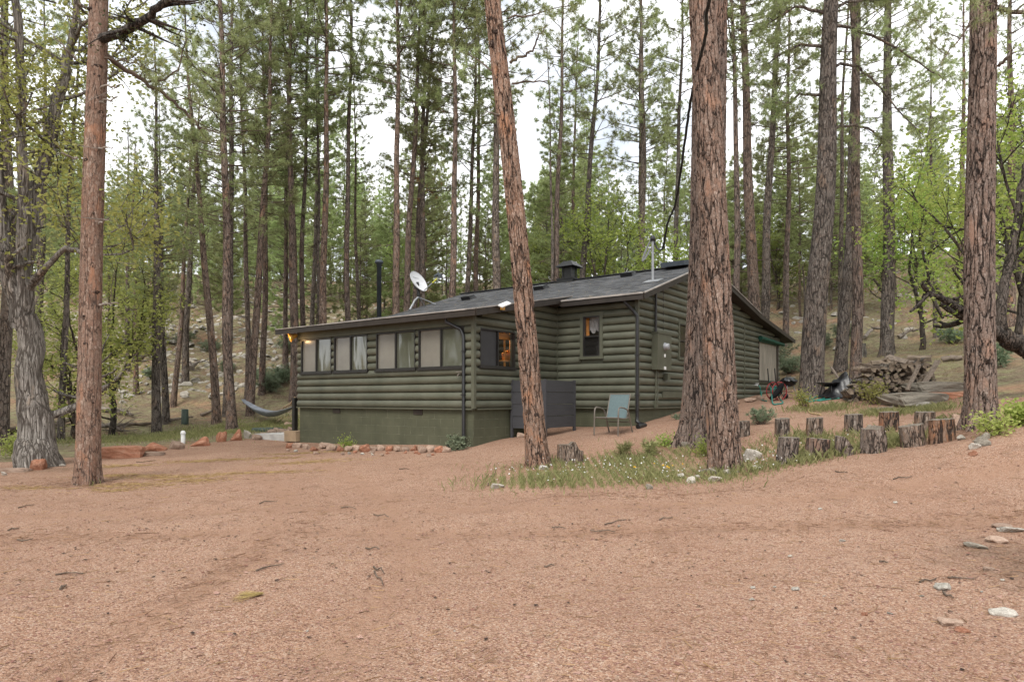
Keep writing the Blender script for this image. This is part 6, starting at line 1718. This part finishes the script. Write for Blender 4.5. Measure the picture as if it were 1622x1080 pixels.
# ------------------------------------------------------------------ grass, flowers, litter, gravel
rg_ = np.random.default_rng(21)
def blades(blobs, n, hmin, hmax, wd):
    wts = np.array([b[2] * b[3] * b[4] for b in blobs]); wts /= wts.sum()
    ch_ = rg_.choice(len(blobs), n, p=wts); B = np.array(blobs)[ch_]
    cl = rg_.normal(size=(260, 2))
    x = B[:, 0] + rg_.normal(size=n) * B[:, 2] * .52; y = B[:, 1] + rg_.normal(size=n) * B[:, 3] * .52
    x = np.round(x / .16 + rg_.normal(size=n) * .22) * .16 * .55 + x * .45; y = np.round(y / .16 + rg_.normal(size=n) * .22) * .16 * .55 + y * .45
    x += rg_.normal(size=n) * .015; y += rg_.normal(size=n) * .015
    z = _h(x, y); h = rg_.uniform(hmin, hmax, n) * (.5 + .5 * np.abs(np.sin(x * 2.1) * np.cos(y * 1.7)))
    az = rg_.random(n) * 6.28; ln = rg_.uniform(.15, .8, n) * h
    p = np.stack([x, y, z - .01], -1); s_ = np.stack([np.cos(az + 1.57), np.sin(az + 1.57), 0 * az], -1) * wd / 2
    m_ = p + np.stack([np.cos(az) * ln * .35, np.sin(az) * ln * .35, h * .6], -1); tp_ = p + np.stack([np.cos(az) * ln, np.sin(az) * ln, h], -1)
    return np.stack([p - s_, p + s_, m_ + s_ * .7, tp_, m_ - s_ * .7], 1).reshape(-1, 3)
def blade_mesh(V, mat, name, label):
    mb = MB(); mb.tris(V, 0, 5); return tag(mb.build(name, M[mat]), label, kind='stuff')
near = GREEN[:7] + [(1.4, 10.75, 1.3, .35, .6), (.3, 10.7, .6, .3, .5), (2.6, 12.9, 1.5, .6, .5), (1.6, 12.6, 1.2, .6, .5)]
blade_mesh(blades(near, 15000, .03, .17, .008), 'grass', 'grass', 'short green grass of the island round the trunks')
blade_mesh(blades([(4.75, 11.1, .8, .28, 1), (6.2, 11.35, 1.0, .3, 1), (6.9, 11.9, .6, .5, 1), (5.6, 12.1, 1.2, .5, .8), (8.1, 12.3, .6, .4, .7), (11.2, 12.2, .9, .6, .8), (9.0, 15.1, 1.2, .5, .7), (7.8, 16.6, .8, .5, .7), (9.7, 15.7, .9, .2, .7), (-7.35, 11.6, .14, .10, .3), (8.9, 11.0, .3, .2, .3)], 9000, .05, .24, .008), 'grass', 'stump_grass', 'grass between the stumps and by the slabs')
blade_mesh(blades([(g[0], g[1], g[2], g[3], g[4]) for g in GREEN[7:10]] + [(-11, 25.5, 3, 2, .8)], 13000, .06, .2, .016), 'grass', 'bank_grass', 'grass of the bank left of the cabin')
blade_mesh(blades([(1.5, 11.5, 2.2, 1.1, 1), (5.5, 11.9, 2.5, .8, .7), (8.5, 15.5, 2, 1.5, .6), (13, 23, 4, 3, 1), (18, 29, 7, 5, 1), (-20, 38, 8, 6, 1), (-11, 35, 5, 6, 1)], 11000, .03, .18, .010), 'grass_dry', 'dry_grass', 'dry straw coloured grass')
def flowers(blobs, n, mat, name, label, s0=.009):
    wts = np.array([b[2] * b[3] * b[4] for b in blobs]); wts /= wts.sum(); B = np.array(blobs)[rg_.choice(len(blobs), n, p=wts)]
    x = B[:, 0] + rg_.normal(size=n) * B[:, 2] * .55; y = B[:, 1] + rg_.normal(size=n) * B[:, 3] * .55
    z = _h(x, y) + rg_.uniform(.06, .22, n); mb = MB(); V = []
    for i in range(n):
        c = Vector((x[i], y[i], z[i])); nrm = Vector((rg_.normal() * .5, -.6 + rg_.normal() * .5, .8)).normalized(); a_ = nrm.orthogonal().normalized(); b_ = nrm.cross(a_); s = s0 * rg_.uniform(.7, 1.5)
        V.append([c + a_ * s * math.cos(k_ * 1.047) + b_ * s * math.sin(k_ * 1.047) + nrm * .004 * (k_ % 2) for k_ in range(6)])
    mb.tris(np.array([[tuple(p) for p in q_] for q_ in V]), 0, 6); return tag(mb.build(name, M[mat]), label, kind='stuff')
flowers([(1.5, 11.7, 1.7, .9, 1), (3.4, 11.6, 1.0, .7, 1), (4.6, 11.4, 1.0, .5, 1.1), (6.4, 11.7, .9, .5, .5)], 210, 'petal', 'white_wildflowers', 'tiny white wildflowers among the grass', .011)
flowers([(2.6, 11.8, .5, .3, 1), (3.6, 12.2, .2, .2, 1)], 9, 'petal_y', 'yellow_wildflowers', 'a few tiny yellow wildflowers in the island', .017)
def litter(n, xr, yr, ln, wd, mat, name, label, blobs=None, keep=None):
    if blobs is not None:
        wts = np.array([b[2] * b[3] for b in blobs]); wts /= wts.sum(); B = np.array(blobs)[rg_.choice(len(blobs), n, p=wts)]
        x = B[:, 0] + rg_.normal(size=n) * B[:, 2] * .5; y = B[:, 1] + rg_.normal(size=n) * B[:, 3] * .5
    else: x = rg_.uniform(*xr, n); y = yr[0] + (yr[1] - yr[0]) * rg_.random(n) ** 1.4
    if keep is not None: k_ = keep(x, y); x, y = x[k_], y[k_]
    n = len(x); az = rg_.random(n) * 6.28; l = ln * rg_.uniform(.5, 1.1, n)
    def P(f, side):
        xx = x + np.cos(az) * l * f - np.sin(az) * side * wd / 2; yy = y + np.sin(az) * l * f + np.cos(az) * side * wd / 2
        return np.stack([xx, yy, _h(xx, yy) + .006 + rg_.uniform(0, .008, n)], -1)
    V = np.stack([P(-.5, -1), P(-.5, 1), P(.5, 1), P(.5, -1)], 1).reshape(-1, 3); mb = MB(); mb.tris(V, 0, 4)
    return tag(mb.build(name, M[mat]), label, kind='stuff')
inside = lambda x, y: (np.abs(gx(811, 1)) <= 1) & (np.abs(x) < .82 * y) & (y < np.interp(x, [b[0] for b in BORDER], [b[1] for b in BORDER]) - .3)
litter(9000, (-12, 12), (3, 14), .13, .0032, 'litter', 'pine_needle_litter', 'brown fallen pine needles over the gravel', keep=inside)
sbl = [(-6.6, 11.5, .9, .35), (-5.8, 11.9, .8, .3), (-6.4, 12.6, 1.3, .35), (-5.0, 13.0, 1.2, .3), (-7.6, 12.8, .8, .25), (-8.3, 11.3, .6, .25), (-4.4, 14.4, 1.2, .3), (-7.0, 15.2, 1.2, .3), (-5.2, 16.3, 1.0, .25), (-8.5, 14.6, .8, .3), (-6.6, 11.0, .5, .2), (-5.4, 15.4, .8, .2), (-4.0, 16.2, .6, .2)]
litter(3600, None, None, .17, .005, 'straw', 'yellow_needle_drifts', 'drifts of yellow fallen needles on the left of the gravel', blobs=sbl)
pcn = at(392, 947)
mb = MB(); rngn = np.random.default_rng(4); V = []
for i in range(60):
    f = rngn.uniform(-1, 1); a_ = .22 + .42 * f + rngn.normal() * .12; l = rngn.uniform(.14, .20); st = Vector((pcn.x + .10 + rngn.normal() * .006, pcn.y + .04 + rngn.normal() * .006, 0)); e_ = st - Vector((math.cos(a_) * l, math.sin(a_) * l * 1.5, 0))
    zs1, zs2 = gh(st.x, st.y) + .012 + rngn.uniform(0, .012), gh(e_.x, e_.y) + .01 + rngn.uniform(0, .012); s_ = Vector((0, .0022, .001))
    V += [(st.x, st.y - .0022, zs1), (st.x, st.y + .0022, zs1), (e_.x, e_.y + .002, zs2), (e_.x, e_.y - .002, zs2)]
mb.tris(np.array(V), 0, 4); tag(mb.build('needle_tuft', M['straw']), 'yellow fallen pine needle tuft on the near gravel', 'needle tuft')
# bark flakes and cone scales dropped round the trunks and over the gravel
def flakes(n, blobs, label, name):
    wts = np.array([b[2] * b[3] for b in blobs]); wts /= wts.sum(); B = np.array(blobs)[rg_.choice(len(blobs), n, p=wts)]
    x = B[:, 0] + rg_.normal(size=n) * B[:, 2] * .5; y = B[:, 1] + rg_.normal(size=n) * B[:, 3] * .5; kk_ = inside(x, y); x, y = x[kk_], y[kk_]; m_ = len(x)
    s = rg_.uniform(.008, .022, m_); az = rg_.random(m_) * 6.28; z = _h(x, y) + .006
    V = np.stack([np.stack([x + s * f * np.cos(az + a_), y + s * f * np.sin(az + a_), z + rg_.uniform(0, .008, m_)], -1) for a_, f in ((0, 1.3), (1.4, .6), (2.9, 1.2), (4.6, .7))], 1).reshape(-1, 3)
    mb = MB(); mb.tris(V, 0, 4); tag(mb.build(name, M['knot']), label, kind='stuff')
flakes(900, [(pL.x, pL.y - .2, 1.6, .8), (pM.x, pM.y - .2, 1.5, .8), (pF.x, pF.y - .2, 1.5, .6), (pR.x, pR.y - .2, 1.5, .7), (0, 8, 7, 4), (3.5, 5, 2, 2), (-4, 7, 3, 2.5)], 'dark bark flakes dropped on the gravel', 'bark_flakes')
litter(3800, None, None, .14, .0036, 'litter', 'trunk_needle_litter', 'brown needles gathered round the trunks and in the ruts', blobs=[(pL.x, pL.y - .1, 1.3, .7), (pM.x, pM.y - .1, 1.2, .6), (pF.x, pF.y - .2, 1.2, .5), (pB.x, pB.y, 1.2, .6), (pR.x, pR.y - .1, 1.3, .6), (4.5, 5.2, 1.2, 1.4), (-2.5, 6, .3, 3), (1.5, 7.3, 2.5, .3), (5, 7.3, 2.5, .4), (-5, 7.2, 2.5, .35), (2.3, 9.7, 2.5, .4)])
# needles and twigs blown onto the roof
def roof_litter():
    n_ = 900; lx = rg_.uniform(-6.9, 2.6, n_); ly = SD - .4 + 4.3 * rg_.random(n_) ** 1.6; pr_ = rg_.random(n_) < .35
    lx = np.where(pr_, rg_.uniform(-7.0, .3, n_), lx); ly = np.where(pr_, rg_.uniform(-.3, 3.0, n_), ly)
    az = rg_.random(n_) * 6.28; l = rg_.uniform(.05, .14, n_); V = []
    for i in range(n_):
        f = z_porch if ly[i] < SD - .4 or (ly[i] < 3.6 and lx[i] < .3) else z_main
        q_ = []
        for e_, s_ in ((-.5, -1), (-.5, 1), (.5, 1), (.5, -1)):
            x_ = lx[i] + math.cos(az[i]) * l[i] * e_ - math.sin(az[i]) * s_ * .004; y_ = ly[i] + math.sin(az[i]) * l[i] * e_ + math.cos(az[i]) * s_ * .004
            q_.append(tuple(loc2w(x_, y_, f(y_) + .012)))
        V.append(q_)
    mb = MB(); mb.tris(np.array(V), 0, 4); tag(mb.build('roof_needles', M['straw']), 'fallen needles caught on the shingle roof', kind='stuff')
roof_litter()
# loose gravel grains near the camera
n = 26000; yy = 3.0 + 8.5 * rg_.random(n) ** 1.7; xx = (rg_.random(n) * 2 - 1) * .84 * yy
kk = inside(xx, yy); xx, yy = xx[kk], yy[kk]; n = len(xx)
s_ = rg_.uniform(.0035, .0085, n) * (1 + 1.2 * (rg_.random(n) < .03)); zz = _h(xx, yy)
oc = np.array([(1, 0, .2), (0, 1, .1), (-1, 0, .2), (0, -1, .1), (.1, .1, .75), (-.1, -.1, .7)])
Vv = np.stack([xx, yy, zz + .001], -1)[:, None] + (oc[None] + rg_.normal(size=(n, 6, 3)) * .2) * s_[:, None, None] * np.array([1.3, 1.1, .8])
mb = MB(); mb.v.append(Vv.reshape(-1, 3).astype(np.float32)); mb.n = n * 6
fl_ = [(0, 1, 4), (1, 2, 5), (1, 5, 4), (2, 3, 5), (3, 0, 4), (3, 4, 5)]
for i in range(n):
    b_ = i * 6
    for f in fl_: mb.f.append((f[0] + b_, f[1] + b_, f[2] + b_))
mb.m = [0] * len(mb.f); mb.s = [False] * len(mb.f)
tag(mb.build('loose_gravel', M['pebble']), 'loose pinkish gravel grains', kind='stuff')
